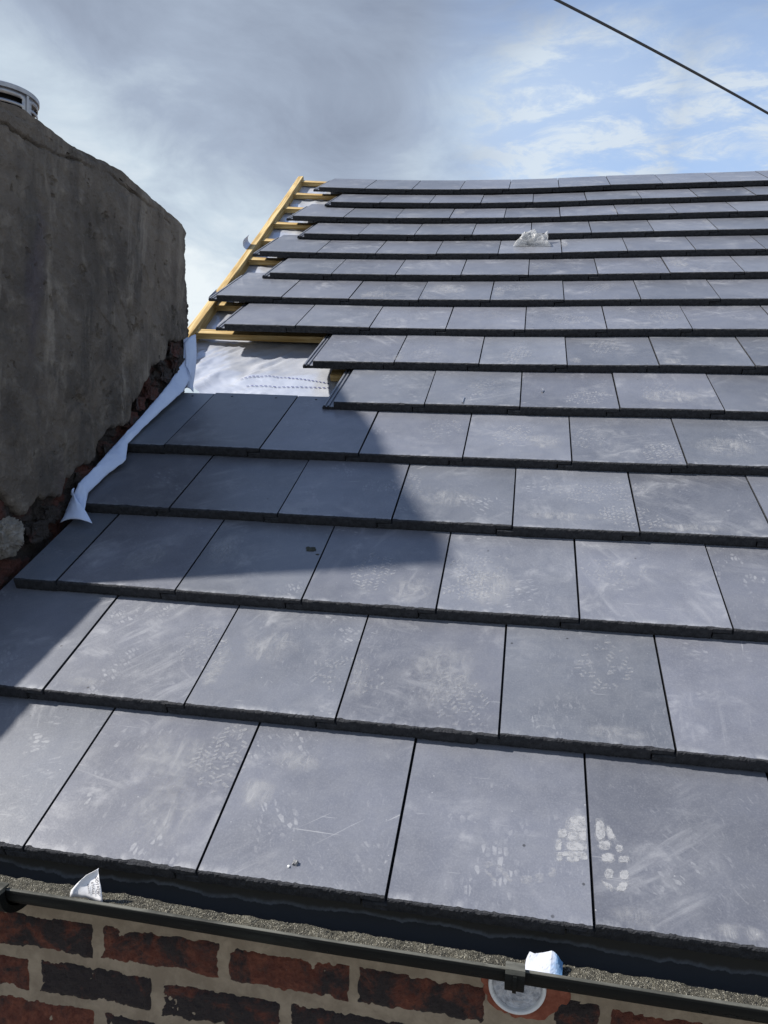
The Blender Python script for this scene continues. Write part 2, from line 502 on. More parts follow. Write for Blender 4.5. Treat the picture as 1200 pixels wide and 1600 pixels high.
def gutter_outer():
    mt, G, b, o = new_mat('weathered_gutter_lit_rim')
    t = G.n('ShaderNodeNewGeometry').outputs['Position']
    n1 = G.noise(G.mapv(t, (6, 25, 25)), 1.0, 7, .7, .4); n2 = G.noise(t, 70, 6, .7)
    col = G.mix(G.ramp(n1, .5, .72, 0, .8), (.006, .007, .007), (.020, .023, .021))
    col = G.mix(G.ramp(n2, .66, .8, 0, .4), col, (.07, .072, .066))
    setc(G, b, 'Base Color', col); setc(G, b, 'Roughness', .48)
    b.inputs['Specular IOR Level'].default_value = .15
    b.inputs['Roughness'].default_value = .62
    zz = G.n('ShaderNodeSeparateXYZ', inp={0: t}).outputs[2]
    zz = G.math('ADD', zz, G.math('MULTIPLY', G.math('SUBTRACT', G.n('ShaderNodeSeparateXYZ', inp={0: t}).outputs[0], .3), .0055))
    rim = G.math('MULTIPLY', G.ramp(zz, GRIM - .0022, GRIM - .0008), G.ramp(n1, .3, .6, .25, 1))  # sunlit line along the lip top, painted into the colour
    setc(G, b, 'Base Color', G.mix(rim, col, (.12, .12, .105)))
    bump(G, b, n2, .0008, .5)
    return mt


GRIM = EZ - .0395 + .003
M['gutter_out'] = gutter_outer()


def silt_material():
    mt, G, b, o = new_mat('gutter_silt')
    t = G.n('ShaderNodeNewGeometry').outputs['Position']
    n1 = G.noise(t, 24, 5, .6); v = G.n('ShaderNodeTexVoronoi', inp={'Vector': t, 'Scale': 620.0})
    col = G.mix(G.ramp(n1, .35, .68), (.058, .055, .044), (.125, .118, .092))
    col = G.mix(G.ramp(v.outputs['Distance'], .2, .7, 0, .6), col, (.03, .028, .02))
    vc = G.n('ShaderNodeSeparateColor', inp={0: v.outputs['Color']})
    col = G.mix(G.ramp(vc.outputs[0], .84, .9, 0, .8), col, (.26, .25, .21))
    setc(G, b, 'Base Color', col); setc(G, b, 'Roughness', .95)
    bump(G, b, G.math('MULTIPLY', v.outputs['Distance'], -1.0), .003, 1.0)
    return mt


M['silt'] = silt_material()


def paper_material(name, base, blue=None):
    mt, G, b, o = new_mat(name)
    t = G.n('ShaderNodeTexCoord').outputs['Object']
    col = base
    if blue:
        sp = G.n('ShaderNodeSeparateXYZ', inp={0: t})
        n = G.noise(t, 60, 4, .6)
        f = G.ramp(G.math('ADD', sp.outputs[0], G.math('MULTIPLY', G.math('SUBTRACT', n, .5), .02)), .026, .040)
        col = G.mix(f, base, blue)
    setc(G, b, 'Base Color', col); setc(G, b, 'Roughness', .6)
    return mt


M['paper'] = paper_material('white_paper', (.74, .74, .77))
M['wrapper'] = paper_material('white_blue_wrapper', (.42, .44, .50), (.14, .30, .52))


def bag_material():
    mt, G, b, o = new_mat('clear_plastic_film')
    t = G.n('ShaderNodeTexCoord').outputs['Object']
    n = G.noise(t, 55, 5, .6, .8)
    setc(G, b, 'Base Color', (.50, .51, .52)); setc(G, b, 'Roughness', .22)
    b.inputs['Specular IOR Level'].default_value = .7
    tr = G.n('ShaderNodeBsdfTransparent')
    tl = G.n('ShaderNodeBsdfTranslucent', inp={'Color': (.55, .56, .57, 1)})
    m1 = G.n('ShaderNodeMixShader', inp={0: .35, 1: b.outputs[0], 2: tl.outputs[0]})
    mx = G.n('ShaderNodeMixShader', inp={0: G.ramp(n, .35, .7, .30, .85), 1: tr.outputs[0], 2: m1.outputs[0]})
    G.link(mx.outputs[0], o.inputs[0])
    bump(G, b, n, .004, .9)
    return mt


M['film'] = bag_material()


def ground_material():
    mt, G, b, o = new_mat('yard_ground')
    t = G.n('ShaderNodeNewGeometry').outputs['Position']
    n1 = G.noise(t, .4, 6, .6); n2 = G.noise(t, 9, 6, .7)
    col = G.mix(G.ramp(n1, .4, .6), (.10, .10, .098), (.16, .155, .145))
    col = G.mix(G.ramp(n2, .5, .8, 0, .4), col, (.06, .06, .06))
    setc(G, b, 'Base Color', col); setc(G, b, 'Roughness', .95)
    return mt


# ------------------------------------------------------------------ ground
vs, fs = grid(8, 8, lambda a, b: Vector(((a - .5) * 1600, (b - .5) * 1600, 0)))
tag(mesh_obj('ground', vs, fs, ground_material()), 'grey paved ground far below the roof', None, None, 'structure')

# ------------------------------------------------------------------ brick wall below the gutter
WY = .047
vs, fs, mi = [], [], []
box(vs, fs, -2.4, 4.2, WY, WY + .22, 0, EZ - .050)
mi += [0] * 6
HOLE = (.785, EZ - .123, .047)


def add_brick(x0, x1, z0, z1, seed, res, amp=1.0):
    nu, nv = max(6, int((x1 - x0) / res)), max(4, int((z1 - z0) / res))
    b = len(vs)
    def f(a, c):
        # ragged outline: the face dips behind the mortar where the arris has crumbled
        d = min(min(a, 1 - a) * (x1 - x0), min(c, 1 - c) * (z1 - z0))
        X = x0 + a * (x1 - x0); Z = z0 + c * (z1 - z0)
        n1 = fr((X * 26, Z * 26, seed), 5); n2 = fr((X * 90, Z * 90, seed + 7), 3)
        h = .0058 * min(1, d / .010) - .0026 + .0034 * n1 * amp + .0018 * n2
        if d < 1e-6: h = -.006
        return Vector((X, WY - h, Z + EZ))
    v, q = grid(nu, nv, f)
    vs.extend(v); fs.extend(tuple(b + i for i in t) for t in q); mi.extend([1] * len(q))


rows = {0: [(-.345, -.135), (-.115, .096), (.113, .316), (.335, .529), (.546, .738), (.842, .904), (.922, 1.128), (1.15, 1.35)],
        1: [(-.25, -.02), (.003, .201), (.222, .421), (.440, .645), (.665, .86), (.88, 1.08), (1.10, 1.3)],
        2: [(-.345, -.135), (-.115, .101), (.120, .316), (.335, .535), (.555, .755), (.775, .975), (.995, 1.2)]}
for r, l in rows.items():
    zt = (-.147, -.2215, -.297)[r]
    for i, (a, b_) in enumerate(l):
        j = rnd.uniform(-.004, .004)
        add_brick(a - .004, b_ + .004, zt - .056 + j, zt + .007 + j, r * 31 + i * 7.3, .0028)
for r in range(3, 22):
    zt = -.297 - (r - 2) * .0755
    for i in range(-4, 9):
        x = i * .222 + (.11 if r % 2 else 0)
        add_brick(x, x + .203, zt - .052, zt + .004, r * 31 + i * 7.3, .02)
wall = mesh_obj('brick_wall', vs, fs, [M['mortar'], M['brick']], None, mi, False)
tag(wall, 'weathered red brick wall with thick sandy mortar below the black gutter', 'wall')
# brighter red made-good patch around the pipe
pv, pf = [], []


def patch_outline(n=60):
    o_ = []
    for i in range(n):
        a = 2 * math.pi * i / n
        r = .055 + .007 * fr((math.cos(a) * 2, math.sin(a) * 2, 3.3), 4)
        x, z = math.cos(a) * r, math.sin(a) * r
        if x > 0: x *= 1.45
        if z < -.03: z = -.03 + (z + .03) * 1.2
        o_.append((HOLE[0] + x, HOLE[1] + z))
    return o_


ol = patch_outline()
n = len(ol)
for k, (sc, yy) in enumerate(((1.0, WY - .0003), (.97, WY - .0032), (.80, WY - .0045))):
    for x, z in ol:
        pv.append(Vector((HOLE[0] + (x - HOLE[0]) * sc, yy + .0012 * fr((x * 60, z * 60, k), 3), HOLE[1] + (z - HOLE[1]) * sc)))
pv.append(Vector((HOLE[0], WY - .0045, HOLE[1])))
for k in range(2):
    for i in range(n): pf.append((k * n + i, k * n + (i + 1) % n, (k + 1) * n + (i + 1) % n, (k + 1) * n + i))
for i in range(n): pf.append((2 * n + i, 2 * n + (i + 1) % n, 3 * n))
po = mesh_obj('mortar_patch', pv, pf, M['red_patch'], wall)
po['label'] = 'bright red mortar patch round the pipe end'
# plastic pipe end
pr = empty('waste_pipe', (HOLE[0], WY, HOLE[1]))
tag(pr, 'white plastic pipe end stuffed with crumpled plastic, in the brick wall under the gutter', 'pipe')
vs, fs = [], []
N = 48
pr.scale = (.92, 1, .92)
prof = [(.0395, -.006), (.0395, -.0175), (.0415, -.019), (.0445, -.019), (.0455, -.017), (.0455, -.006)]
for r, y in prof:
    for i in range(N):
        a = 2 * math.pi * i / N
        vs.append(Vector((math.cos(a) * r, y, math.sin(a) * r)))
for k in range(len(prof) - 1):
    for i in range(N): fs.append((k * N + i, k * N + (i + 1) % N, (k + 1) * N + (i + 1) % N, (k + 1) * N + i))
fix_normals(mesh_obj('rim', vs, fs, M['white_plastic'], pr, None, True))
vs, fs = [], []
K = 26
for k in range(K + 1):
    r = .0394 * k / K
    for i in range(N):
        a = 2 * math.pi * i / N
        x, z = math.cos(a) * r, math.sin(a) * r
        d = noise.ridged_multi_fractal(Vector((x * 38 + 4, z * 70, 1.2)), .9, 2.1, 4, 1.0, 2.0)
        vs.append(Vector((x, -.012 + .006 * (d - 1.2) * min(1, (K - k) / 3), z)))
for k in range(K):
    for i in range(N): fs.append((k * N + i, k * N + (i + 1) % N, (k + 1) * N + (i + 1) % N, (k + 1) * N + i))
mesh_obj('crumpled_plastic', vs, fs, simple('grey_film', (.38, .38, .40), .35, .6, (.62, .62, .64), 60), pr)

# ------------------------------------------------------------------ gutter
GY, GZ, GR = -.0080, EZ - .0395, .0475
gut = empty('gutter', (0, GY, GZ))
tag(gut, 'black half round plastic gutter along the eaves, holding grey silt', 'gutter')


def sweep(prof, x0, x1, nx, jit=0.0):
    v = []; f = []
    for i in range(nx + 1):
        x = x0 + (x1 - x0) * i / nx
        dz = jit * noise.noise(Vector((x * 3, 0, 0))) - .0055 * (x - .3)
        for (y, z) in prof: v.append(Vector((x, y, z + dz)))
    L = len(prof)
    for i in range(nx):
        for k in range(L):
            f.append((i * L + k, i * L + (k + 1) % L, (i + 1) * L + (k + 1) % L, (i + 1) * L + k))
    return v, f


arc = [math.pi + math.pi * i / 24 for i in range(25)]
SQ = .80
inner = [(math.cos(a) * (GR - .003), math.sin(a) * (GR - .003) * SQ) for a in arc]
outer = [(math.cos(a) * GR, math.sin(a) * GR * SQ) for a in reversed(arc)]
prof = [(-GR - .001, .003), (-GR + .0025, .003)] + inner + [(GR - .003, .012), (GR, .012)] + outer + [(-GR - .0020, -.002), (-GR - .0020, .002)]
v, f = sweep(prof, -.9, 3.4, 90, .0015)
L = len(prof)
mi = []
for i in range(90):
    for k in range(L): mi.append(1 if 1 <= k <= 27 else 0)
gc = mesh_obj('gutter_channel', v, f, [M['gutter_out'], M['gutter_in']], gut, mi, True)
md = gc.modifiers.new('edges', 'EDGE_SPLIT'); md.split_angle = R(40)


def clip(x0, x1, big, name):
    r0, r1 = GR + .0045, GR + .0105 + big
    pr_ = [(-r1 - .002, .0085), (-GR + .006, .0085), (-GR + .006, .0050), (-r0, .0050)]
    a_in = [(math.cos(a) * r0, math.sin(a) * (r0 * SQ)) for a in arc]
    a_out = [(math.cos(a) * r1, math.sin(a) * r1 * SQ) for a in reversed(arc)]
    pr_ = [(-GR + .006, .0085), (-GR + .006, .0052), (-r0, .0052)] + a_in + [(r0 - .0001, .012)] + [(r1, .012)] + a_out + [(-r1, .0085)]
    v, f = sweep(pr_, x0, x1, 2)
    L = len(pr_)
    f.append(tuple(range(L))); f.append(tuple(2 * L + i for i in reversed(range(L))))
    # raised rib in the middle of the clip
    xm = (x0 + x1) / 2
    rib = [(math.cos(a) * (r1 - .001), math.sin(a) * (r1 - .001) * SQ) for a in arc[:14]] + [(math.cos(a) * (r1 + .003), math.sin(a) * (r1 + .003) * SQ) for a in reversed(arc[:14])]
    b = len(v)
    rv, rf = sweep(rib, xm - .0025, xm + .0025, 1)
    LL = len(rib)
    rf.append(tuple(range(LL))); rf.append(tuple(LL + i for i in reversed(range(LL))))
    v += rv; f += [tuple(b + i for i in t) for t in rf]
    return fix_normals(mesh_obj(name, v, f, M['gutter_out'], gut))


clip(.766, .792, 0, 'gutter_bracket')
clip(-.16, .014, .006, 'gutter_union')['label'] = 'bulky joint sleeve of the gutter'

SZ = -.0155
hw = math.sqrt((GR - .003) ** 2 - SZ ** 2)


def siltf(a, b_):
    x = -.88 + a * 4.26
    y = -hw - .001 + b_ * (2 * hw + .002)
    left = max(0, min(1, (.35 - x) / .3))
    return Vector((x, y + GY, GZ + SZ - .0055 * (x - .3) + .0035 * fr((x * 30, y * 30, 0), 5) + .003 * noise.noise(Vector((x * 4, y * 10, 3))) + .0016 * noise.noise(Vector((x * 380, y * 380, 5))) * (1 - .6 * left) - .026 * max(0, min(1, (y - .006) / .022)) + .004 * left))


v, f = grid(1500, 34, siltf)
tag(mesh_obj('silt', v, f, M['silt'], None, None, False), 'grey gritty silt lying in the bottom of the gutter', None, None, 'stuff')

# ------------------------------------------------------------------ tiles
TW, GA, TT, TL = .295, .31079, .0285, .42
AL = math.atan2(TT, GA)
LIP = .036


def tile_mesh(width, seed, lip=True, cut=False, bare=False):
    """interlocking flat tile; origin at the left end of the front arris, y up the slope"""
    r = random.Random(seed)
    gap = .0021
    xs = []
    def seg(a, b, step=.0032):
        n_ = max(1, int((b - a) / step))
        return [a + (b - a) * i / n_ for i in range(n_ + 1)]
    def ztop(x):
        if x < gap:                       # side lap with two ribs
            q = (x + LIP) / LIP
            return (-TT * .60 + (.0042 if .08 < q < .26 or .46 < q < .62 else 0) if bare else -TT * .445) if lip else 0
        return 0.0
    def zbot(x):
        return -TT * .425 if (x > width - LIP - .003 and not cut) else -TT
    lst = []
    if lip:
        for a, b in ((-LIP, -LIP + .0028), (-LIP + .0030, -LIP + .0092), (-LIP + .0094, -LIP + .0164), (-LIP + .0166, -LIP + .0222), (-LIP + .0224, gap - .0002)):
            lst += [(x, a, b) for x in seg(a, b)]
    lst += [(x, 0, 0) for x in seg(gap + .0001, width - LIP - .0032)]
    lst += [(x, 1, 1) for x in seg(width - LIP - .0029, width - gap)]
    xs = [q[0] for q in lst]
    nx = len(xs)
    V, F, MI = [], [], []
    # rows: bottom back, bottom front, face rows, top bevel, top front, top back
    rowsdef = []
    for x_i, x in enumerate(xs):
        zt, zb = ztop(x), zbot(x)
        h = zt - zb
        col = []
        chip = max(0, fr((x * 70, seed, 1.7), 4)) * .0014 + max(0, fr((x * 16, seed, 8.7), 3) - .35) * .004
        col.append((TL, zb))
        col.append((0.001 + r.uniform(0, .0012), zb + r.uniform(0, .001)))
        for q in (.22, .45, .68, .88):
            col.append((r.uniform(-.0006, .0007) + .0009 * fr((x * 40, q * 3, seed), 3), zb + h * q))
        if x >= gap or not lip:
            col.append((.0006 + chip + r.uniform(0, .0007), zt - .0007 - r.uniform(0, .0008)))
            col.append((.0030 + chip * 1.5 + r.uniform(0, .0012), zt))
        else:
            col.append((.0008, zt - .0006)); col.append((.0022, zt))
        col.append((.012, zt))
        col.append((TL, zt))
        rowsdef.append(col)
    nr = len(rowsdef[0])
    for col, x in zip(rowsdef, xs):
        for (y, z) in col: V.append(Vector((x, y, z)))
    for i in range(nx - 1):
        for k in range(nr - 1):
            a = i * nr + k
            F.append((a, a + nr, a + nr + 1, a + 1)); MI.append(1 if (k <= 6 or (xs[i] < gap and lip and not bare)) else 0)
        a = i * nr
        F.append((a + nr - 1, a + 2 * nr - 1, a + nr, a)); MI.append(1)
    # side caps
    F.append(tuple(range(nr))); MI.append(1)
    F.append(tuple((nx - 1) * nr + k for k in reversed(range(nr)))); MI.append(1)
    # two nail holes near the head are flat dark discs painted for shade, laid on later
    me = bpy.data.meshes.new('concrete_tile')
    me.from_pydata([tuple(p) for p in V], [], F)
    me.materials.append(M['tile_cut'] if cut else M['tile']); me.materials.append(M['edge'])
    me.polygons.foreach_set('material_index', MI)
    bm = bmesh.new(); bm.from_mesh(me); bmesh.ops.recalc_face_normals(bm, faces=bm.faces); bm.to_mesh(me); bm.free()
    me.update()
    return me


full = [tile_mesh(TW, s) for s in (3, 14, 25, 36, 47)]
bared = [tile_mesh(TW, s, bare=True) for s in (58, 69)]
ORD = ['', 'first', 'second', 'third', 'fourth', 'fifth', 'sixth', 'seventh', 'eighth', 'ninth', 'tenth', 'eleventh', 'twelfth', 'thirteenth', 'fourteenth', 'fifteenth']
COURSE = ['lowest course', 'second course above the gutter', 'third course above the gutter', 'fourth course above the gutter', 'fifth course above the gutter', 'sixth course above the gutter',
          'seventh course above the gutter', 'eighth course above the gutter', 'eighth course below the sky', 'seventh course below the sky', 'sixth course below the sky', 'fifth course below the sky', 'fourth course below the sky',
          'third course below the sky', 'second course below the sky', 'topmost course']
COURSE = COURSE[:8] + ['seventh course from the top', 'sixth course from the top', 'fifth course from the top', 'fourth course from the top', 'third course from the top', 'second course from the top', 'topmost course']
# (first joint of the course in tile widths, last right edge in metres)
START = [-1, -1.5, -1, -.5, -1, .5, 0, -1.5, -2, -1.5, -2, -1.5, -2, -1.5, -2]
RIGHT = [1.12, 1.18, 1.24, 1.30, 1.36, 1.42, 1.48, 1.55, 1.62, 1.70, 1.78, 1.87, 1.96, 2.06, 2.16]
TILES = {}
special = {(0, 3): 'roof tile of the lowest course with half a white boot print by its joint',
           (0, 4): 'roof tile in the lowest course with the other half of the white boot print',
           (10, None): ''}


def place_tile(k, u0, me, width):
    rj = rnd
    uc = u0 + width / 2
    v = k * GA
    z0 = sag(uc, v)
    roll = math.atan2(sag(uc + .15, v) - sag(uc - .15, v), .3)
    yaw = rj.uniform(-.003, .003)
    dv = rj.uniform(-.0022, .0022)
    dz = rj.uniform(-.0012, .0016)
    o = bpy.data.objects.new('concrete_tile', me)
    C.objects.link(o)
    o.matrix_world = Matrix.Translation(rp(uc, v + dv, z0 + dz)) @ Matrix.Rotation(PITCH - AL, 4, 'X') @ Matrix.Rotation(-roll + rj.uniform(-.004, .004), 4, 'Y') @ Matrix.Rotation(yaw, 4, 'Z') @ Matrix.Translation((-width / 2, 0, 0))
    TILES.setdefault(k, []).append((u0, width, o))
    return o


for k in range(15):
    j = START[k]
    cuts = {2: (-.407, .111), 3: (-.419, .271), 4: (-.427, .131), 0: (-.430, .134)}
    idx = 0
    side = 'chimney' if 0 < k < 5 else ('parapet' if k == 0 else ('open' if k < 7 else 'verge'))
    if k in cuts:
        a, wd = cuts[k]
        o = place_tile(k, a, tile_mesh(wd, 90 + k, False, k != 3), wd)
        if k == 0: tag(o, 'narrow cut strip of roof tile at the chimney end of the lowest course', 'roof tile', 'grey interlocking roof tiles')
        else:
            idx = 1
            tag(o, ('narrow cut strip of roof tile' if k != 3 else 'roof tile cut to fit') + f' against the chimney in the {COURSE[k]}', 'roof tile', 'grey interlocking roof tiles')
    u = j * TW
    while u < RIGHT[k] + (.14 if k > 1 else .02) + .55:
        idx += 1
        o = place_tile(k, u, bared[k % 2] if (idx == 1 and k >= 5) else full[rnd.randrange(5)], TW)
        end = 'chimney end' if k < 5 else ('open gap' if k < 7 else 'timber verge')
        lab = f'grey roof tile, {ORD[idx]} from the {end}, in the {COURSE[k]}'
        if idx == 1 and k >= 5: lab = f'end roof tile with bare side lap, in the {COURSE[k]}'
        tag(o, lab, 'roof tile', 'grey interlocking roof tiles')
        u += TW


def tile_at(k, u):
    for (u0, wd, o) in TILES[k]:
        if u0 - .001 <= u < u0 + wd: return u0, wd, o
    return None


LIFT = .0005


def decal(name, polys, k, mat, label=None, uv=False):
    """dust marks lying on the tile of course k; polys in (u, s) of the course, cut to the tile they start on"""
    out_ = {}
    for P in polys:
        cx = sum(p[0] for p in P) / len(P)
        t = tile_at(k, cx)
        if not t: continue
        u0, wd, o = t
        Q = [(min(max(p[0] - u0, .004), wd - .004), min(max(p[1], .006), .41)) for p in P]
        out_.setdefault(o.name, (o, []))[1].append(Q)
    res = []
    for o, PL in out_.values():
        V, F = [], []
        for Q in PL:
            b = len(V)
            V += [Vector((x, y, LIFT)) for x, y in Q]
            F.append(tuple(range(b, b + len(Q))))
        d = mesh_obj(name, V, F, mat, o)
        fixup = [p.normal.z for p in d.data.polygons]
        if fixup and fixup[0] < 0: d.data.flip_normals()
        if label: d['label'] = label
        if uv:
            l = d.data.uv_layers.new(name='UVMap')
            for i, c in enumerate(((0, 0), (1, 0), (1, 1), (0, 1))): l.data[i].uv = c
        res.append(d)
    return res


BL = [[(0.8567, 0.1784), (0.8693, 0.1838), (0.8826, 0.1821), (0.884, 0.159), (0.8682, 0.155), (0.8522, 0.1603)], [(0.8388, 0.1543), (0.8511, 0.156), (0.8508, 0.1425), (0.8386, 0.1408)], [(0.8534, 0.1517), (0.8682, 0.1538), (0.8676, 0.1392), (0.8531, 0.1371)], [(0.8696, 0.154), (0.8824, 0.1558), (0.8817, 0.1413), (0.8691, 0.1394)], [(0.8346, 0.1344), (0.8429, 0.1356), (0.8425, 0.1186), (0.8343, 0.1174)], [(0.8515, 0.134), (0.8815, 0.1384), (0.8808, 0.1225), (0.8511, 0.1182)], [(0.8381, 0.1146), (0.8778, 0.1204), (0.8775, 0.1131), (0.838, 0.1074)], [(0.8357, 0.1092), (0.8433, 0.1103), (0.8431, 0.1004), (0.8355, 0.0993)], [(0.8509, 0.1081), (0.868, 0.1106), (0.8676, 0.1018), (0.8506, 0.0993)], [(0.87, 0.1131), (0.8818, 0.1149), (0.8815, 0.1077), (0.8697, 0.1059)]]
BR = [[(0.896, 0.1744), (0.9085, 0.1773), (0.9097, 0.1453), (0.8961, 0.1416)], [(0.9122, 0.1672), (0.9179, 0.1656), (0.9256, 0.147), (0.9136, 0.1453)], [(0.8997, 0.1382), (0.9156, 0.1405), (0.9146, 0.1263), (0.8989, 0.124)], [(0.9247, 0.135), (0.9342, 0.1364), (0.9333, 0.1251), (0.9238, 0.1237)], [(0.9036, 0.1175), (0.9198, 0.1198), (0.9187, 0.1061), (0.9028, 0.1037)], [(0.9279, 0.1161), (0.942, 0.1182), (0.9411, 0.1083), (0.9271, 0.1062)], [(0.9061, 0.0909), (0.9168, 0.0924), (0.9157, 0.0782), (0.9051, 0.0766)], [(0.9273, 0.0919), (0.9388, 0.0936), (0.9376, 0.0804), (0.9262, 0.0787)], [(0.8994, 0.0721), (0.9152, 0.0653), (0.9132, 0.0564), (0.9034, 0.0646)], [(0.9178, 0.0581), (0.9266, 0.0731), (0.9367, 0.0751), (0.9328, 0.0613)]]
BT = [[(0.8236, 0.0857), (0.8339, 0.0872), (0.8337, 0.0713), (0.8235, 0.0698)], [(0.8039, 0.0732), (0.8165, 0.075), (0.8165, 0.0604), (0.804, 0.0585)], [(0.7815, 0.0662), (0.7988, 0.0687), (0.7989, 0.0557), (0.7818, 0.0532)], [(0.7252, 0.0794), (0.7355, 0.0847), (0.743, 0.0792), (0.7326, 0.0696)], [(0.7258, 0.0702), (0.7341, 0.0672), (0.7516, 0.0513), (0.7447, 0.0487)], [(0.7454, 0.0796), (0.751, 0.0815), (0.7724, 0.057), (0.7656, 0.0508)]]


def chaikin(P, n=2):
    for _ in range(n):
        Q = []
        for i in range(len(P)):
            a, b = P[i], P[(i + 1) % len(P)]
            Q += [(a[0] * .78 + b[0] * .22, a[1] * .78 + b[1] * .22), (a[0] * .22 + b[0] * .78, a[1] * .22 + b[1] * .78)]
        P = Q
    return P


def grown(polys, k_):
    o_ = []
    for P in polys:
        cx, cy = sum(q[0] for q in P) / len(P), sum(q[1] for q in P) / len(P)
        o_.append([(cx + (q[0] - cx) * k_, cy + (q[1] - cy) * k_) for q in P])
    return o_


def rough(polys, amt=.0009, seed=1):
    """subdivide the outlines of the lugs and make them uneven"""
    r = random.Random(seed)
    o_ = []
    for P in polys:
        Q = []
        for i in range(len(P)):
            a, b = P[i], P[(i + 1) % len(P)]
            for t in (0, .25, .5, .75):
                Q.append((a[0] + (b[0] - a[0]) * t + r.uniform(-amt, amt), a[1] + (b[1] - a[1]) * t + r.uniform(-amt, amt)))
        o_.append(chaikin(Q, 1))
    return o_


LIFT = .0003
for nm_, PS in (('L', BL), ('R', BR)):
    decal('boot_print', rough(grown([chaikin(P, 1) for P in PS], 1.30), .0012, 5), 0, M['print_faint'])
LIFT = .0005
for PS in (BL, BR):
    decal('boot_print', rough(grown([chaikin(P, 1) for P in PS], 1.04), .0009, 3), 0, M['print'], 'crisp white boot tread mark')
decal('boot_print', rough([chaikin(P, 1) for P in BT], .0012, 4), 0, M['print_faint'])
t = tile_at(0, .87)[2]; t['label'] = 'grey roof tile of the lowest course with the fuller half of a boot print'
t = tile_at(0, .92)[2]; t['label'] = 'grey roof tile of the lowest course with a curved half of a white boot print'

prints = [(1, 0.1212, 0.1659, 0.5), (1, 0.4354, 0.118, 0.5), (0, 0.2524, 0.2183, 0.9), (2, 0.4331, 0.1274, 0.8), (2, 0.6689, 0.0961, 1), (4, 1.1253, 0.0601, 1), (3, 0.8852, 0.1819, 0.7), (3, 0.9977, 0.1992, 0.6), (7, 0.9146, 0.1249, 1), (6, 0.7161, 0.1043, 1), (5, 0.9462, 0.0883, 1), (5, 1.162, 0.1442, 0.7), (8, 0.672, 0.1939, 0.8), (4, 0.5111, 0.186, 0.4), (4, 0.72, 0.1554, 0.8), (2, 0.6706, 0.1718, 0.5), (1, .93, .20, .6), (3, 1.02, .07, .8), (3, .45, .17, .5), (4, .93, .15, .6), (5, .62, .16, .6), (6, 1.02, .20, .8), (6, .40, .12, .5), (7, .62, .18, .7), (7, 1.25, .16, .8), (8, 1.02, .18, 1), (8, .35, .15, .6), (9, .80, .16, .8), (9, 1.30, .18, .7), (2, .96, .18, .5), (1, .66, .08, .6)]
for i, (k, u, s, st) in enumerate(prints):
    r = random.Random(i * 5 + 2)
    ang = r.uniform(-.5, .5) + (math.pi / 2 if r.random() < .35 else 0)
    P = []
    for a in range(-3, 4):
        for b in range(-7, 8):
            x, y = a * .0150 + r.uniform(-.0015, .0015), b * .0108 + (.0054 if a % 2 else 0) + r.uniform(-.0012, .0012)
            if (x / .048) ** 2 + (y / .078) ** 2 > 1 or r.random() > .40 + .45 * st * (1 if y > -.02 else .55): continue
            w_, h_ = .0072 * r.uniform(.55, 1.1), .0027 * r.uniform(.6, 1.25)
            ja = ang + (.55 if a % 2 else -.55) + r.uniform(-.15, .15)
            q = []
            for dx, dy in ((-w_, -h_), (w_, -h_ * .7), (w_, h_), (-w_ * .8, h_)):
                X, Y = dx * math.cos(ja) - dy * math.sin(ja), dx * math.sin(ja) + dy * math.cos(ja)
                q.append((u + X + x * math.cos(ang) - y * math.sin(ang), s + Y + x * math.sin(ang) + y * math.cos(ang)))
            if min(p[1] for p in q) < .008 or max(p[1] for p in q) > .302: continue
            P.append(q)
    if len(P) < 9: continue
    decal('boot_print', rough(P, .0009, i), k, M['print_mid'] if st >= .75 else M['print_faint'])

smears = [(0, 0.1661, 0.2064, 0.092, 0.073), (1, 0.6199, 0.1507, 0.086, 0.116), (1, 0.1726, 0.1128, 0.078, 0.076), (1, -0.0787, 0.0339, 0.064, 0.017), (2, 0.5236, 0.0675, 0.098, 0.06), (2, 0.7043, 0.0881, 0.082, 0.08), (1, 0.9343, 0.0293, 0.064, 0.022), (1, 0.2578, 0.1828, 0.08, 0.061), (3, 0.5702, 0.1182, 0.098, 0.052), (3, 0.8589, 0.0604, 0.138, 0.026), (3, 1.1486, 0.0292, 0.1, 0.024), (0, 0.3855, 0.2292, 0.056, 0.028), (0, 0.3399, 0.1535, 0.043, 0.039), (0, 0.9475, 0.0243, 0.052, 0.019), (0, 1.0722, 0.0205, 0.05, 0.014), (4, 0.8112, 0.1182, 0.106, 0.06), (5, 1.1944, 0.1031, 0.112, 0.061), (6, 0.3003, 0.053, 0.113, 0.044), (6, 0.9152, 0.0476, 0.12, 0.04), (6, 1.2239, 0.0446, 0.13, 0.039), (8, 0.6216, 0.1189, 0.13, 0.1), (8, 0.111, 0.0802, 0.12, 0.07), (9, 1.3837, 0.1665, 0.13, 0.1), (8, 0.4003, 0.1756, 0.12, 0.1), (10, 0.8965, 0.19, 0.13, 0.1), (12, 0.3366, 0.18, 0.13, 0.1), (12, 1.1712, 0.1205, 0.13, 0.1), (11, 1.6021, 0.19, 0.13, 0.1), (0, 0.1932, 0.0937, 0.085, 0.076), (1, 0.4622, 0.1123, 0.062, 0.074), (2, -0.1269, 0.1257, 0.06, 0.084), (2, 0.0516, 0.1733, 0.063, 0.09), (4, 1.2904, 0.1137, 0.1, 0.08)]
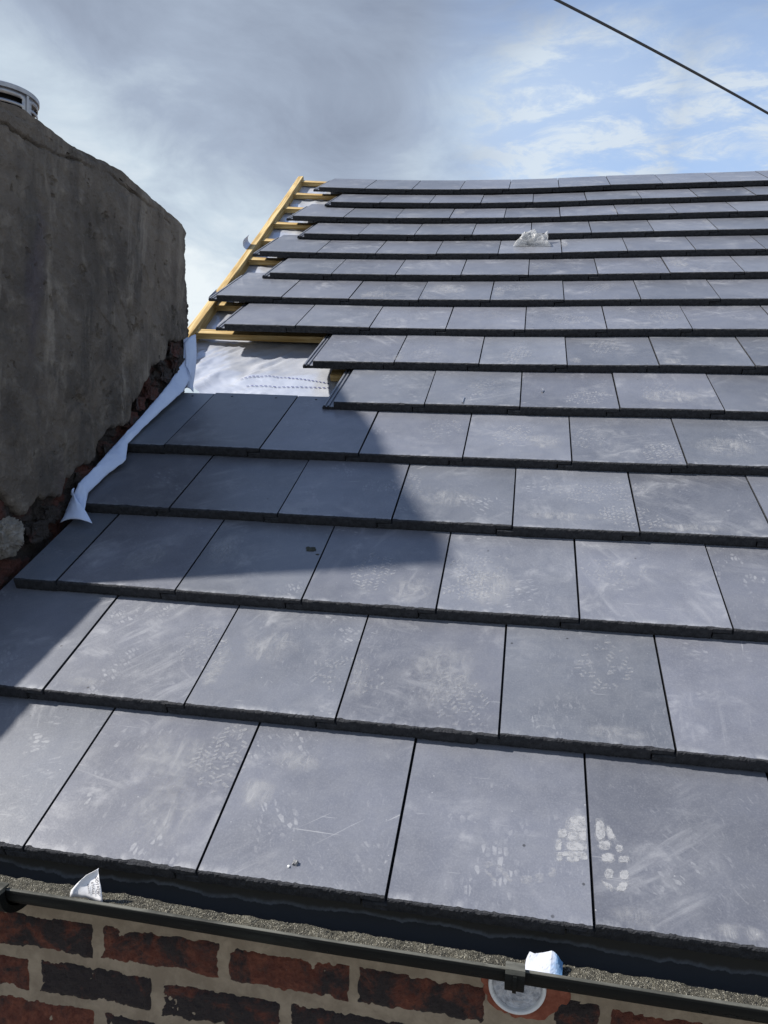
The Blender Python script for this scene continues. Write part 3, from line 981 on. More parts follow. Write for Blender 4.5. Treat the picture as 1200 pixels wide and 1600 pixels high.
for (k, u, s, a, b) in smears:
    t = tile_at(k, u)
    if not t: continue
    u0, wd, o = t
    a = min(a, u - u0 - .004, u0 + wd - u - .004); a = max(a, .025); b = max(min(b, s - .006, .312 - s), .012)
    d = mesh_obj('dust_smear', [Vector((u - u0 + p, s + q, LIFT * .6)) for p, q in ((-a, -b), (a, -b), (a, b), (-a, b))], [(0, 1, 2, 3)], M['smear'], o)
    l = d.data.uv_layers.new(name='UVMap')
    for i, c in enumerate(((0, 0), (1, 0), (1, 1), (0, 1))): l.data[i].uv = c

# tiles whose look sets them apart
for (k, u), lab in {(2, .263): 'grey roof tile with a dark mud spot, half in the chimney shadow',
                    (10, .751): 'grey roof tile carrying the clear plastic bag',
                    (4, 1.125): 'grey roof tile with rows of white tread marks at its lower right corner',
                    (7, .915): 'grey roof tile with an oval white tread mark in the eighth course',
                    (0, .17): 'grey roof tile of the lowest course with a broad yellowish white dust smear',
                    (1, .62): 'grey roof tile of the second course with long white wiped streaks',
                    (5, .561): 'grey roof tile with a bright nail lying near its front edge',
                    (5, .804): 'grey roof tile with a small bent nail lying near its middle'}.items():
    t = tile_at(k, u)
    if t: t[2]['label'] = lab
# nail holes at the bare heads of the fifth course
for (u0, wd, o) in TILES[4]:
    if u0 < .12:
        for x in ((.07, .225) if wd > .2 else (.06,)):
            V, F = [], []
            for i in range(14):
                a = 2 * math.pi * i / 14
                V.append(Vector((x + math.cos(a) * .0042, .392 + math.sin(a) * .0042, .0004)))
            F.append(tuple(range(14)))
            mesh_obj('nail_hole', V, F, M['void'], o)  # flat black disc paints the shade inside the hole

# ------------------------------------------------------------------ roof timbers
VP = [(-.598, 1.75), (-.672, 2.394), (-.762, 3.466), (-.852, 4.86)]


def verge_u(v):
    for (a, b), (c, d) in zip(VP, VP[1:]):
        if v <= d or (c, d) == VP[-1]:
            return a + (c - a) * (v - b) / (d - b)


VW = .036


def timber(name, p0, p1, wv, h, mat, jitter=.0006, label=None, cat='batten', group=None, bev=.002, seed=0):
    """sawn timber from p0 to p1 (roof frame, top centre line), width wv, depth h; object x along its length"""
    a, b = rp(*p0), rp(*p1)
    L_ = (b - a).length
    nrm = Vector((0, -math.sin(PITCH), math.cos(PITCH)))
    xa = (b - a).normalized(); ya = nrm.cross(xa).normalized(); za = xa.cross(ya)
    r = random.Random(seed)
    bm = bmesh.new()
    nseg = max(2, int(L_ / .12))
    pr_ = [(-wv / 2, 0), (wv / 2, 0), (wv / 2, -h), (-wv / 2, -h)]
    rings = []
    for i in range(nseg + 1):
        x = L_ * i / nseg
        tt = i / nseg
        uu, vv_ = p0[0] + (p1[0] - p0[0]) * tt, p0[1] + (p1[1] - p0[1]) * tt
        dsag = sag(uu, vv_) - (sag(p0[0], p0[1]) * (1 - tt) + sag(p1[0], p1[1]) * tt)
        jy, jz = (noise.noise(Vector((x * 2.1, seed, 0))) * .003, noise.noise(Vector((x * 2.1, seed, 9))) * .0015 + dsag)
        rings.append([bm.verts.new((x, p + jy + r.uniform(-jitter, jitter), q + jz + r.uniform(-jitter, jitter))) for p, q in pr_])
    for i in range(nseg):
        for k in range(4): bm.faces.new((rings[i][k], rings[i][(k + 1) % 4], rings[i + 1][(k + 1) % 4], rings[i + 1][k]))
    bm.faces.new(rings[0]); bm.faces.new(list(reversed(rings[-1])))
    bmesh.ops.recalc_face_normals(bm, faces=bm.faces)
    me = bpy.data.meshes.new(name); bm.to_mesh(me); bm.free()
    me.materials.append(mat)
    o = bpy.data.objects.new(name, me); C.objects.link(o)
    mw = Matrix((xa, ya, za)).transposed().to_4x4(); mw.translation = a
    o.matrix_world = mw
    md = o.modifiers.new('edges', 'BEVEL'); md.width = bev; md.segments = 2
    if label: tag(o, label, cat, group)
    return o


ZB = -.0695
for i, ((a, b), (c, d)) in enumerate([(VP[0], VP[-1])]):
    pass
timber('verge_rafter', (verge_u(1.8) + VW / 2, 1.8, -.056 + sag(verge_u(1.8), 1.8)), (verge_u(4.80) + VW / 2, 4.80, -.056 + sag(verge_u(4.80), 4.80)), VW, .11, M['wood'], .0008,
       'long yellow rafter closing the open roof edge against the sky', 'rafter', None, .003, 5)
bl = {4: ('thin yellow batten showing beyond the tile heads beside the membrane', -.42), 5: ('sawn off yellow batten end under the lip of the seventh course', .050), 6: ('long yellow batten above the bare membrane, next to the chimney', None)}
names = ['first', 'second', 'third', 'fourth', 'fifth', 'sixth', 'seventh', 'eighth']
for k in range(4, 15):
    vc = k * GA + (.385 if k == 14 else .398) + (.010 if k == 4 else 0) - (.03 if k == 5 else 0)
    if k == 6: vc = 2.262
    if k in bl and bl[k][1] is not None: lab, u0 = bl[k]
    else:
        lab = bl[6][0] if k == 6 else f'short yellow batten end, {names[14 - k]} down from the ridge, between rafter and tiles'
        u0 = verge_u(vc) + VW + .001
    z = ZB + sag(0, vc) * .5
    timber('roof_batten', (u0, vc, ZB + sag(u0, vc)), (2.25, vc + (.004 if k != 6 else 0), ZB + sag(2.25, vc)), .046, .026, M['wood'], .0006, lab, 'batten', 'yellow roof battens', .0015, k)

# ------------------------------------------------------------------ membrane
def under(a, b):
    v = -.04 + b * 4.86
    if v < .03: v = .03 + (v + .04) * .02
    ul = -.437 if v < 1.83 else (verge_u(v) + .004 if v > 1.93 else -.437 + (verge_u(v) + .004 + .437) * (v - 1.83) / .10)
    u = ul + (2.3 - ul) * a ** 1.6
    z = -.116 + sag(u, v)
    # sag between the battens and creases
    if v > 1.6:
        z += -.010 * abs(math.sin(math.pi * (v - 2.26) / GA)) + .004 * noise.noise(Vector((u * 3.2, v * 4, 2)))
        z += .022 * max(0, 1 - ((v - 2.02) / .24) ** 2) * math.exp(-((u - .06) / .24) ** 2)
        w_ = .22 + .78 * max(0, min(1, (-.12 - u) / .10))
        w_ *= max(0, min(1, (2.30 - v) / .1))
        q_ = u - (v - 2.0) * .55
        t1 = abs(noise.noise(Vector((q_ * 11 + .8 * noise.noise(Vector((u * 6, v * 6, 0))), (v + u * .5) * 2.6, 3))))
        t2 = abs(noise.noise(Vector((q_ * 21 + 3, (v - u) * 9, 6))))
        t3 = abs(noise.noise(Vector((u * 34, v * 30, 9))))
        z += w_ * (.016 * (.5 - t1) + .009 * (.4 - t2) + .0035 * (.3 - t3))
        up_ = max(0, min(1, (v - 2.3) / .1))
        cr2 = noise.ridged_multi_fractal(Vector((u * 9 + v * 3, v * 4, 8)), 1.0, 2.0, 2, 1.0, 2.0)
        z += (.0014 + .004 * up_) * (cr2 - 1.0)
        z = z * (1 - up_) + (-.101 + sag(u, v) + .006 * (cr2 - 1.0)) * up_
    z = min(z, -.098 + sag(u, v))
    return rp(u, v, z)


v, f = grid(190, 520, under)
us = empty('roof_underlay', rp(0, 0, -.11))
us.matrix_world = Matrix.Identity(4)
tag(us, 'silvery white roofing membrane under the battens, creased beside the chimney', 'roof membrane')
mesh_obj('membrane_sheet', v, f, M['membrane'], us, None, True)
# printed dashed guide lines
for pts in ([(-.304, 1.916), (-.262, 1.934), (-.2015, 1.942), (-.124, 1.934), (-.026, 1.911), (.05, 1.89)], [(-.266, 1.8687), (-.18, 1.8725), (-.0085, 1.8696), (.06, 1.866)]):
    V, F = [], []
    tot = 0
    for (a, b), (c, d) in zip(pts, pts[1:]):
        L_ = math.hypot(c - a, d - b); nn = max(1, round(L_ / .017))
        for i in range(nn):
            q = []
            for t0, sgn in ((i / nn, -1), ((i + .62) / nn, -1), ((i + .62) / nn, 1), (i / nn, 1)):
                u, vv = a + (c - a) * t0, b + (d - b) * t0 + sgn * .0019
                # height of the sheet there
                ul = -.437 if vv < 1.83 else (verge_u(vv) + .004 if vv > 1.93 else -.437 + (verge_u(vv) + .004 + .437) * (vv - 1.83) / .10)
                aa = ((u - ul) / (2.3 - ul)) ** (1 / 1.6)
                P = under(aa, (vv + .04) / 4.86)
                q.append(P + Vector((0, -math.sin(PITCH), math.cos(PITCH))) * .0030)
            b0 = len(V); V += q; F.append((b0, b0 + 1, b0 + 2, b0 + 3))
    mesh_obj('printed_line', V, F, M['ink'], us)


# loose corners of the membrane curling over the rafter
def curl(u, v, size, h, seed, rotu):
    def fn(a, b):
        ang = a * 2.5
        x = -math.sin(ang) * h * .55; z = (1 - math.cos(ang)) * h * .62
        w_ = (b - .5) * size * (1 - .25 * a) + .008 * noise.noise(Vector((a * 3, b * 3, seed)))
        return rp(u + x, v + w_ + x * rotu, -.066 + sag(u, v) + z)
    vv, ff = grid(16, 8, fn)
    o = mesh_obj('membrane_curl', vv, ff, M['strip'], us, None, True)
    solidify(o, .0008)


curl(verge_u(3.36) + .040, 3.36, .10, .055, 1, .6)
curl(verge_u(2.62) + .045, 2.62, .12, .028, 2, .3)

# pale strip turned up against the chimney
top = [(-.452, 1.83, .12), (-.440, 1.80, .085), (-.4275, 1.74, .045), (-.424, 1.60, .030), (-.4235, 1.498, .026), (-.423, 1.37, .025), (-.423, 1.2546, .026), (-.423, 1.16, .028), (-.423, 1.08, .026), (-.424, .985, .030), (-.427, .93, .010), (-.428, .878, -.016)]
bot = [(-.432, 1.842, .070), (-.415, 1.80, .028), (-.392, 1.70, .004), (-.385, 1.61, -.004), (-.392, 1.533, -.002), (-.400, 1.37, .006), (-.402, 1.23, .012), (-.372, 1.150, .004), (-.398, 1.08, -.002), (-.398, .975, .006), (-.372, .905, .002), (-.35, .868, -.004)]


def lerp3(l, t):
    x = t * (len(l) - 1); i = min(int(x), len(l) - 2); f_ = x - i
    f2 = f_ * f_ * (3 - 2 * f_) * .4 + f_ * .6
    return Vector(l[i]) * (1 - f2) + Vector(l[i + 1]) * f2


def stripf(a, b):
    P, Q = lerp3(top, a), lerp3(bot, a)
    X = P.lerp(Q, b)
    bulge = math.sin(math.pi * b) * (.004 + .003 * noise.noise(Vector((a * 14, 0, 2))))
    X.x += bulge * .7; X.z += bulge * .8 + .0035 * abs(noise.noise(Vector((a * 26 + b * 2, b * 3, 5)))) + .0015 * noise.noise(Vector((a * 60, b * 5, 5)))
    return rp(*X)


v, f = grid(150, 12, stripf)
ms = empty('membrane_strip'); ms.matrix_world = Matrix.Identity(4)
tag(ms, 'pale blue white strip of membrane turned up along the foot of the chimney', 'membrane strip')
solidify(mesh_obj('turned_up_edge', v, f, M['strip'], ms, None, True), .0012)


def flap(A, B, Cc, D, bulge, seed):
    """four corner flap with a curled face"""
    A, B, Cc, D = map(Vector, (A, B, Cc, D))
    def fn(a, b):
        X = A.lerp(B, a).lerp(D.lerp(Cc, a), b)
        X.z += bulge * math.sin(math.pi * a) * (.4 + .6 * b) + .002 * noise.noise(Vector((a * 5, b * 5, seed)))
        X.x += bulge * .5 * math.sin(math.pi * b)
        return rp(*X)
    vv, ff = grid(16, 14, fn)
    o = mesh_obj('folded_flap', vv, ff, M['strip'], ms, None, True)
    solidify(o, .0012)


flap((-.424, .962, .030), (-.421, .935, .028), (-.330, .860, -.008), (-.424, .862, -.012), .014, 3)
flap((-.436, 1.80, .09), (-.418, 1.86, .095), (-.395, 1.70, -.035), (-.412, 1.66, -.012), .016, 5)
flap((-.425, 1.74, .035), (-.395, 1.705, .030), (-.372, 1.655, -.030), (-.405, 1.66, -.020), .010, 7)

# ------------------------------------------------------------------ chimney stack
chim = empty('chimney_stack', (-.8, 1.0, EZ + .3)); chim.matrix_world = Matrix.Identity(4)
tag(chim, 'massive grey rendered chimney stack with broken masonry at its foot', 'chimney')
CX = -.43
Y0 = .487
# dense core
vs, fs = [], []
box(vs, fs, -1.12, CX - .028, Y0 + .02, 1.47, EZ - .6, EZ + 1.385)
mesh_obj('masonry_core', vs, fs, M['rubble'], chim)
topP = [(.40, 1.392), (.505, 1.396), (.571, 1.404), (.642, 1.408), (.745, 1.416), (.861, 1.426), (.991, 1.445), (1.10, 1.442), (1.16, 1.436), (1.31, 1.427), (1.429, 1.419), (1.46, 1.403), (1.52, 1.38)]
farP = [(1.03, 1.515), (1.11, 1.487), (1.20, 1.478), (1.26, 1.469), (1.326, 1.469), (1.38, 1.464), (1.42, 1.452)]
botP = sorted([(.40, .55), (.487, .548), (.512, .534), (.557, .497), (.593, .472), (.637, .507), (.754, .521), (.770, .557), (.905, .615), (.917, .663), (.978, .697), (1.086, .727), (1.097, .799), (1.15, .805), (1.169, .852), (1.205, .877), (1.217, .916), (1.316, .946), (1.337, 1.012), (1.408, 1.03), (1.52, 1.069)])


def itp(l, x):
    if x <= l[0][0]: return l[0][1]
    for (a, b), (c, d) in zip(l, l[1:]):
        if x <= c: return b + (d - b) * (x - a) / (c - a)
    return l[-1][1]


pits = [(.80, .62, .030, .012), (.835, .78, .03, .010), (.72, .70, .022, .008), (1.09, 1.06, .035, .010), (1.14, 1.02, .025, .012), (.86, .93, .04, .006), (1.30, 1.15, .018, .009), (1.22, 1.00, .03, .006), (.66, .86, .03, .006), (1.05, .92, .05, .005), (.56, .74, .035, .007)]


def facef(a, b):
    y = Y0 + a * (1.47 - Y0)
    zb = itp(botP, y) + .010 * fr((y * 22, 0, 4), 5) + .004 * fr((y * 90, 0, 14), 3)
    zt = itp(topP, y) + .006 * fr((y * 20, 0, 9), 5)
    z = zb + (zt - zb) * b
    y2 = Y0 + a * (itp(farP, z) + .009 * fr((z * 17, 3, 1), 5) - Y0) if a > .0 else Y0
    y = y + (y2 - y) * (a ** 8)
    d = .0055 * fr((y * 5, z * 5, 0), 6) + .0026 * fr((y * 32, z * 32, 5), 5)
    tw = fr((y * 3.1 + 4, z * 2.3, 7), 3)
    if tw > .22: d += .0035 * min(1, (tw - .22) / .02)
    hk = fr((y * 15, z * 15, 3), 4)
    if hk > .62: d -= min(.006, (hk - .62) * .06)
    for (py, pz, pr_, pd) in pits:
        q = ((y - py) ** 2 + (z - pz) ** 2) / pr_ ** 2
        if q < 4:
            e_ = math.exp(-q * (1.2 + .9 * noise.noise(Vector((y * 40, z * 40, py)))))
            d -= pd * e_ * (.6 + .8 * abs(fr((y * 55, z * 55, py), 3)))
    # cracked bed line under the mortar cap
    cz = itp(topP, y) - .026 - .020 * max(0, 1 - abs(y - .62) / .2) + .007 * fr((y * 14, 5, 5), 4)
    if y < 1.34: d -= .012 * math.exp(-((z - cz) / .0035) ** 2) * max(0, min(1, .6 + 1.6 * noise.noise(Vector((y * 6, 1, 1)))))
    # the skin rounds off at its edges
    ed = min(z - zb, zt - z, (1 - a) * 1.0) / .012
    if ed < 1: d -= .007 * (1 - ed) ** 2
    return Vector((CX + d, y, z + EZ))


NU, NV = 300, 300
v, f = grid(NU, NV, facef)
# returned rim, 30 mm deep
bnd = [i for i in range(NU + 1)] + [j * (NU + 1) + NU for j in range(1, NV + 1)] + [NV * (NU + 1) + i for i in range(NU - 1, -1, -1)] + [j * (NU + 1) for j in range(NV - 1, 0, -1)]
b0 = len(v)
v += [v[i] + Vector((-.034, 0, 0)) for i in bnd]
for i in range(len(bnd)):
    j = (i + 1) % len(bnd)
    f.append((bnd[i], b0 + i, b0 + j, bnd[j]))
fix_normals(mesh_obj('render_coat', v, f, M['render'], chim, None, False))


# broken masonry showing below the render
def rubf(a, b):
    y = Y0 - .01 + a * (1.53 - Y0)
    lo = (y / math.cos(PITCH)) * math.sin(PITCH) * 1.0 - .16
    z = lo + b * .42
    row = math.floor(z / .075); off = (row % 2) * .11
    cx = math.floor((y + off) / .22)
    h = noise.noise(Vector((row * 3.7, cx * 5.1, 2.2)))
    fz = (z / .075) % 1; fy = ((y + off) / .22) % 1
    je = min(min(fz, 1 - fz) * .075, min(fy, 1 - fy) * .22)
    d = -.020 + .012 * h + .010 * fr((y * 16, z * 16, 1), 5) + .005 * fr((y * 70, z * 70, 6), 3)
    if je < .007: d -= .010
    return Vector((CX + d, y, z + EZ))


v, f = grid(330, 130, rubf)
mesh_obj('exposed_brickwork', v, f, M['rubble'], chim, None, False)


def chunk(name, c, r, seed, mat, parent, sub=4, squash=(1, 1, 1), amp=.35, pw=.7):
    bm = bmesh.new()
    bmesh.ops.create_icosphere(bm, subdivisions=sub, radius=1)
    for vv in bm.verts:
        n_ = vv.co.normalized()
        k_ = 1 + amp * fr(n_ * 1.4 + Vector((seed, 0, 0)), 5) + amp * .25 * fr(n_ * 6 + Vector((0, seed, 0)), 3)
        q = Vector([math.copysign(abs(x) ** pw, x) for x in n_]) * .85
        vv.co = Vector((q.x * r * squash[0], q.y * r * squash[1], q.z * r * squash[2])) * k_ + Vector(c)
    me = bpy.data.meshes.new(name); bm.to_mesh(me); bm.free(); me.materials.append(mat)
    o = bpy.data.objects.new(name, me); C.objects.link(o)
    if parent: o.parent = parent
    return o


ch = chunk('mortar_lump', (CX - .014, .545, EZ + .425), .058, 4.2, M['render_light'], chim, 5, (.5, 1.0, .8), .38, .75)
ch['label'] = 'pale broken lump of mortar at the foot of the chimney'
for i, (y, z, r) in enumerate([(1.40, .99, .035), (1.43, .94, .045), (1.33, .90, .035), (1.24, .83, .035), (1.12, .74, .03), (.99, .64, .028), (.86, .56, .028), (1.17, .79, .026), (1.30, .945, .022), (.72, .47, .03), (.66, .43, .032)]):
    chunk('broken_brick', (CX - .012, y, EZ + z), r, i * 3.1, M['rubble'], chim, 5, (.5, 1.3, .75), .5, .5)
# rendered far and near ends
for nm, ya, yb, sd_ in (('end_render', 1.472, 1.488, 1), ('end_render', Y0, Y0 + .018, 2)):
    def endf(a, b, ya=ya, yb=yb, sd_=sd_):
        x = -1.13 + a * (CX - .0365 + 1.13)
        z = -.5 + b * 1.88
        yy = (yb if sd_ == 1 else ya)
        return Vector((x, yy + (1 if sd_ == 1 else -1) * .004 * fr((x * 7, z * 7, sd_), 5), z + EZ))
    v, f = grid(40, 90, endf)
    o = mesh_obj(nm, v, f, M['render'], chim)
    solidify(fix_normals(o), .012, 0)


# sloping mortar top
def flaunch(a, b):
    x = -1.14 + a * (CX - .002 + 1.14)
    y = Y0 - .005 + b * (1.475 - Y0)
    dx, dy = x + .725, y - .90
    rr = math.sqrt(dx * dx + dy * dy)
    edge = min(a, 1 - a) * .7
    zt = itp(topP, y)
    z = zt + .004 + min(edge, .30) * .16 + .004 * fr((x * 14, y * 14, 2), 5)
    z += .018 * max(0, 1 - abs(y - .60) / .16) * max(0, 1 - abs(x - CX) / .3)
    return Vector((x + (.004 * fr((y * 12, 1, 1), 4) if a > .98 else 0), y, z + EZ))


v, f = grid(70, 100, flaunch)
o = mesh_obj('mortar_cap', v, f, M['render'], chim, None, False)
solidify(o, .022)

# metal cowl on the chimney
cw = empty('chimney_cowl', (-.724, .90, EZ + 1.438))
tag(cw, 'round galvanised metal cowl with dark slots on top of the chimney', 'chimney cowl')
RC = .092
vs, fs = [], []
N = 72
zs = [.0, .052, .058, .076, .084, .102, .110, .128, .136, .150, .166]
for z in zs:
    for i in range(N):
        a = 2 * math.pi * i / N
        vs.append(Vector((math.cos(a) * RC, math.sin(a) * RC, z)))
for k in range(len(zs) - 1):
    for i in range(N):
        slot = k in (2, 4, 6, 8) and (i % 18) < 14
        if slot: continue
        fs.append((k * N + i, k * N + (i + 1) % N, (k + 1) * N + (i + 1) % N, (k + 1) * N + i))
body = mesh_obj('cowl_body', vs, fs, M['zinc'], cw, None, True)
solidify(body, .002)
vs, fs = [], []
for r, z in ((RC * .8, .0), (RC * .8, .165)):
    for i in range(N):
        a = 2 * math.pi * i / N
        vs.append(Vector((math.cos(a) * r, math.sin(a) * r, z)))
for i in range(N): fs.append((i, (i + 1) % N, N + (i + 1) % N, N + i))
mesh_obj('flue_liner', vs, fs, M['void'], cw, None, True)
vs, fs = [], []
pf_ = [(0.001, .185), (RC * .6, .184), (RC + .002, .179), (RC + .004, .177), (RC + .004, .166), (RC + .0025, .1655), (RC * .75, .1658)]
for r, z in pf_:
    for i in range(N):
        a = 2 * math.pi * i / N
        vs.append(Vector((math.cos(a) * r, math.sin(a) * r, z)))
for k in range(len(pf_) - 1):
    for i in range(N): fs.append((k * N + i, (k + 1) * N + i, (k + 1) * N + (i + 1) % N, k * N + (i + 1) % N))
fix_normals(mesh_obj('cowl_cap', vs, fs, M['zinc'], cw, None, False))
vs, fs = [], []
for (an) in (-.18,):
    c_, s_ = math.cos(an), math.sin(an)
    box(vs, fs, -.0012, .0016, -.004, .004, .0, .165)
    vs = [Vector((c_ * (RC + .001) + p.x * c_ - p.y * s_, s_ * (RC + .001) + p.x * s_ + p.y * c_, p.z)) for p in vs]
mesh_obj('cowl_seam', vs, fs, M['zinc'], cw)

# ------------------------------------------------------------------ low parapet in front of the chimney, along the roof edge
def parf(side):
    pass


vs, fs = [], []
PT = .268
prof_v = [-.17, .60]
pts = []
bm = bmesh.new()
ring = []
for vv in [-.17 + .77 * i / 40 for i in range(41)]:
    row = []
    for q, (x, up_) in enumerate([(CX - .012, -.35), (CX - .012, PT * .5), (CX - .012, PT - .012), (CX - .024, PT), (-.70, PT), (-.712, PT - .012), (-.712, -.35)]):
        P = rp(x, vv, 0) + Vector((0, 0, up_))
        P += Vector((.004 * fr((vv * 9, q, 3), 4), 0, .004 * fr((vv * 9, q, 8), 4)))
        row.append(bm.verts.new(P))
    ring.append(row)
for i in range(40):
    for k in range(6): bm.faces.new((ring[i][k], ring[i][k + 1], ring[i + 1][k + 1], ring[i + 1][k]))
bm.faces.new(ring[0]); bm.faces.new(list(reversed(ring[-1])))
# keep the parapet clear of the stack
for vv in bm.verts:
    if vv.co.y > Y0 - .012: vv.co.y = Y0 - .012
bmesh.ops.recalc_face_normals(bm, faces=bm.faces)
me = bpy.data.meshes.new('parapet_wall'); bm.to_mesh(me); bm.free(); me.materials.append(M['render'])
o = bpy.data.objects.new('parapet_wall', me); C.objects.link(o)
tag(o, 'low rendered parapet running down from the chimney to the eaves', 'parapet')

# ------------------------------------------------------------------ overhead cable
camp = Vector((.75649, -1.05901, .63392 + EZ))
ca, cm, cb = [camp + (Vector(q) - camp).normalized() * r for q, r in (((.80224, 2.5479, 2.72667 + EZ), 8.4), ((1.3547, 3.15982, 2.77691 + EZ), 9.0), ((2.10707, 4.01164, 2.83079 + EZ), 9.8))]
d = (cb - ca)
pts = []
mid_t = (cm - ca).dot(d) / d.length_squared
dev = (cm - (ca + d * mid_t)).z
kq = dev / (mid_t * (mid_t - 1))
for i in range(121):
    t = -1.4 + 4.6 * i / 120
    P = ca + d * t
    P.z += kq * .5 * t * (t - 1)
    pts.append(P)
cu = bpy.data.curves.new('overhead_cable', 'CURVE')
cu.dimensions = '3D'; cu.bevel_depth = .0122; cu.bevel_resolution = 4
sp_ = cu.splines.new('POLY'); sp_.points.add(len(pts) - 1)
for q, P in zip(sp_.points, pts): q.co = (*P, 1)
cu.materials.append(M['cable'])
co = bpy.data.objects.new('overhead_cable_path', cu); C.objects.link(co)
bpy.context.view_layer.update()
cme = bpy.data.meshes.new_from_object(co.evaluated_get(bpy.context.evaluated_depsgraph_get()))
bpy.data.objects.remove(co)
co = bpy.data.objects.new('overhead_cable', cme); C.objects.link(co)
tag(co, 'dark overhead cable slung across the sky above the roof', 'cable')

# ------------------------------------------------------------------ small loose things
def tp(k, u, s, z=0.0):
    """point above the tile of course k"""
    t = tile_at(k, u)
    return t[2].matrix_world @ Vector((u - t[0], s, z)), t[2].matrix_world.to_3x3()


# clear plastic bag
bp, br = tp(10, .752, .198)
bm = bmesh.new()
NB = 46
def bagp(a, b, sgn):
    x = (a - .5) * (.185 - .055 * b); y = (b - .5) * .12
    k_ = min(a, 1 - a, b, 1 - b) * 2
    puff = (k_ ** .55) * .062 * (1.1 - .35 * a)
    pin = 1 - .10 * math.sin(math.pi * a) * (abs(b - .5) * 2) ** 2 - .08 * math.sin(math.pi * b) * (abs(a - .5) * 2) ** 2
    x *= pin; y *= pin
    rg = noise.ridged_multi_fractal(Vector((x * 19, y * 19, 2 + sgn)), .9, 2.1, 4, 1.0, 2.0) - 1.1
    z = .004 + (puff * 1.12 + .0075 * rg * min(1, k_ * 3) if sgn > 0 else -.006 * min(1, k_ * 3))
    if a > .8 and b > .6: z += .050 * ((a - .8) / .2) * ((b - .6) / .4)
    if a < .2 and b > .7: z += .030 * ((.2 - a) / .2) * ((b - .7) / .3)
    return Vector((x + .005 * rg * k_, y + .03 * (z - .01), max(z, .0015)))
V, F = [], []
for sgn in (1, -1):
    b0 = len(V)
    v, f = grid(NB, NB, lambda a, b, s=sgn: bagp(a, b, s))
    V += v; F += [tuple(b0 + i for i in (t if sgn > 0 else reversed(t))) for t in f]
bag = mesh_obj('plastic_bag', V, F, M['film'], None, None, True)
bag.matrix_world = Matrix.Translation(bp) @ (br @ Matrix.Rotation(R(-4), 3, 'Z')).to_4x4()
tag(bag, 'crumpled clear plastic bag lying on the tiles high on the roof', 'plastic bag')
w = chunk('crumpled_content', (-.026, .0, .034), .030, 7.7, simple('white_scrunched_film', (.42, .43, .44), .4, .6, (.5, .5, .51), 50, .004), bag, 4, (1.2, .9, .75), .6)

# torn printed paper in the gutter
pp = [(0.14664, -0.00278), (0.16005, -0.04533), (0.10648, -0.04591), (0.10744, -0.0366), (0.12863, -0.01334)]
base = Vector((.135, -.030, EZ - .047))
V, F = [], []
n_ = 12
edgeL = [(.1066, -.0475), (.1064, -.041), (.1075, -.0366), (.1150, -.027), (.1215, -.0205), (.1286, -.0133), (.137, -.0085), (.1462, -.0028)]
edgeR = [(.1612, -.0485), (.1600, -.044), (.1585, -.038), (.1565, -.031), (.1545, -.025), (.1520, -.018), (.1495, -.0105), (.1468, -.0022)]
for L_, R_ in zip(edgeL, edgeR):
    for i in range(n_ + 1):
        t = i / n_
        x = L_[0] + (R_[0] - L_[0]) * t; z = L_[1] + (R_[1] - L_[1]) * t
        y = -.036 + (z + .048) * .20 + .005 * math.sin(t * 2.6 + .3) + .0015 * noise.noise(Vector((x * 90, z * 90, 1)))
        V.append(Vector((x, y, z + EZ)) - base)
for k in range(len(edgeL) - 1):
    for i in range(n_): F.append((k * (n_ + 1) + i, k * (n_ + 1) + i + 1, (k + 1) * (n_ + 1) + i + 1, (k + 1) * (n_ + 1) + i))
pa = mesh_obj('paper_scrap', V, F, M['paper'], None, None, True)
pa.location = base
tag(pa, 'torn triangular scrap of printed white paper standing in the gutter silt', 'paper scrap')
solidify(pa, .0004)
md = pa.modifiers


def paper_y(x, z):
    # height field of the sheet used to lay the print on it
    k_ = min(range(len(edgeL)), key=lambda i: abs(edgeL[i][1] - z))
    L_, R_ = edgeL[k_], edgeR[k_]
    t = min(1, max(0, (x - L_[0]) / (R_[0] - L_[0])))
    return -.036 + (z + .048) * .20 + .005 * math.sin(t * 2.6 + .3)


def lettering(txt, x, z, size, ang):
    cu = bpy.data.curves.new('lettering', 'FONT'); cu.body = txt; cu.size = size
    ob = bpy.data.objects.new('lettering_source', cu); C.objects.link(ob)
    bpy.context.view_layer.update()
    me = bpy.data.meshes.new_from_object(ob.evaluated_get(bpy.context.evaluated_depsgraph_get()))
    bpy.data.objects.remove(ob)
    c_, s_ = math.cos(ang), math.sin(ang)
    for q in me.vertices:
        X, Z = x + q.co.x * c_ - q.co.y * s_, z + q.co.x * s_ + q.co.y * c_
        q.co = Vector((X, paper_y(X, Z) - .0017, Z + EZ)) - base
    me.materials.clear(); me.materials.append(M['ink_black'])
    o_ = bpy.data.objects.new('printed_text', me); C.objects.link(o_); o_.parent = pa
    return o_


M['ink_black'] = simple('black_print', (.03, .03, .05), .7, .3)
lettering('40x100', .1556, -.037, .0085, R(107))
lettering('PPH19', .1462, -.038, .0062, R(107))
lettering('screws', .1375, -.039, .0050, R(107))

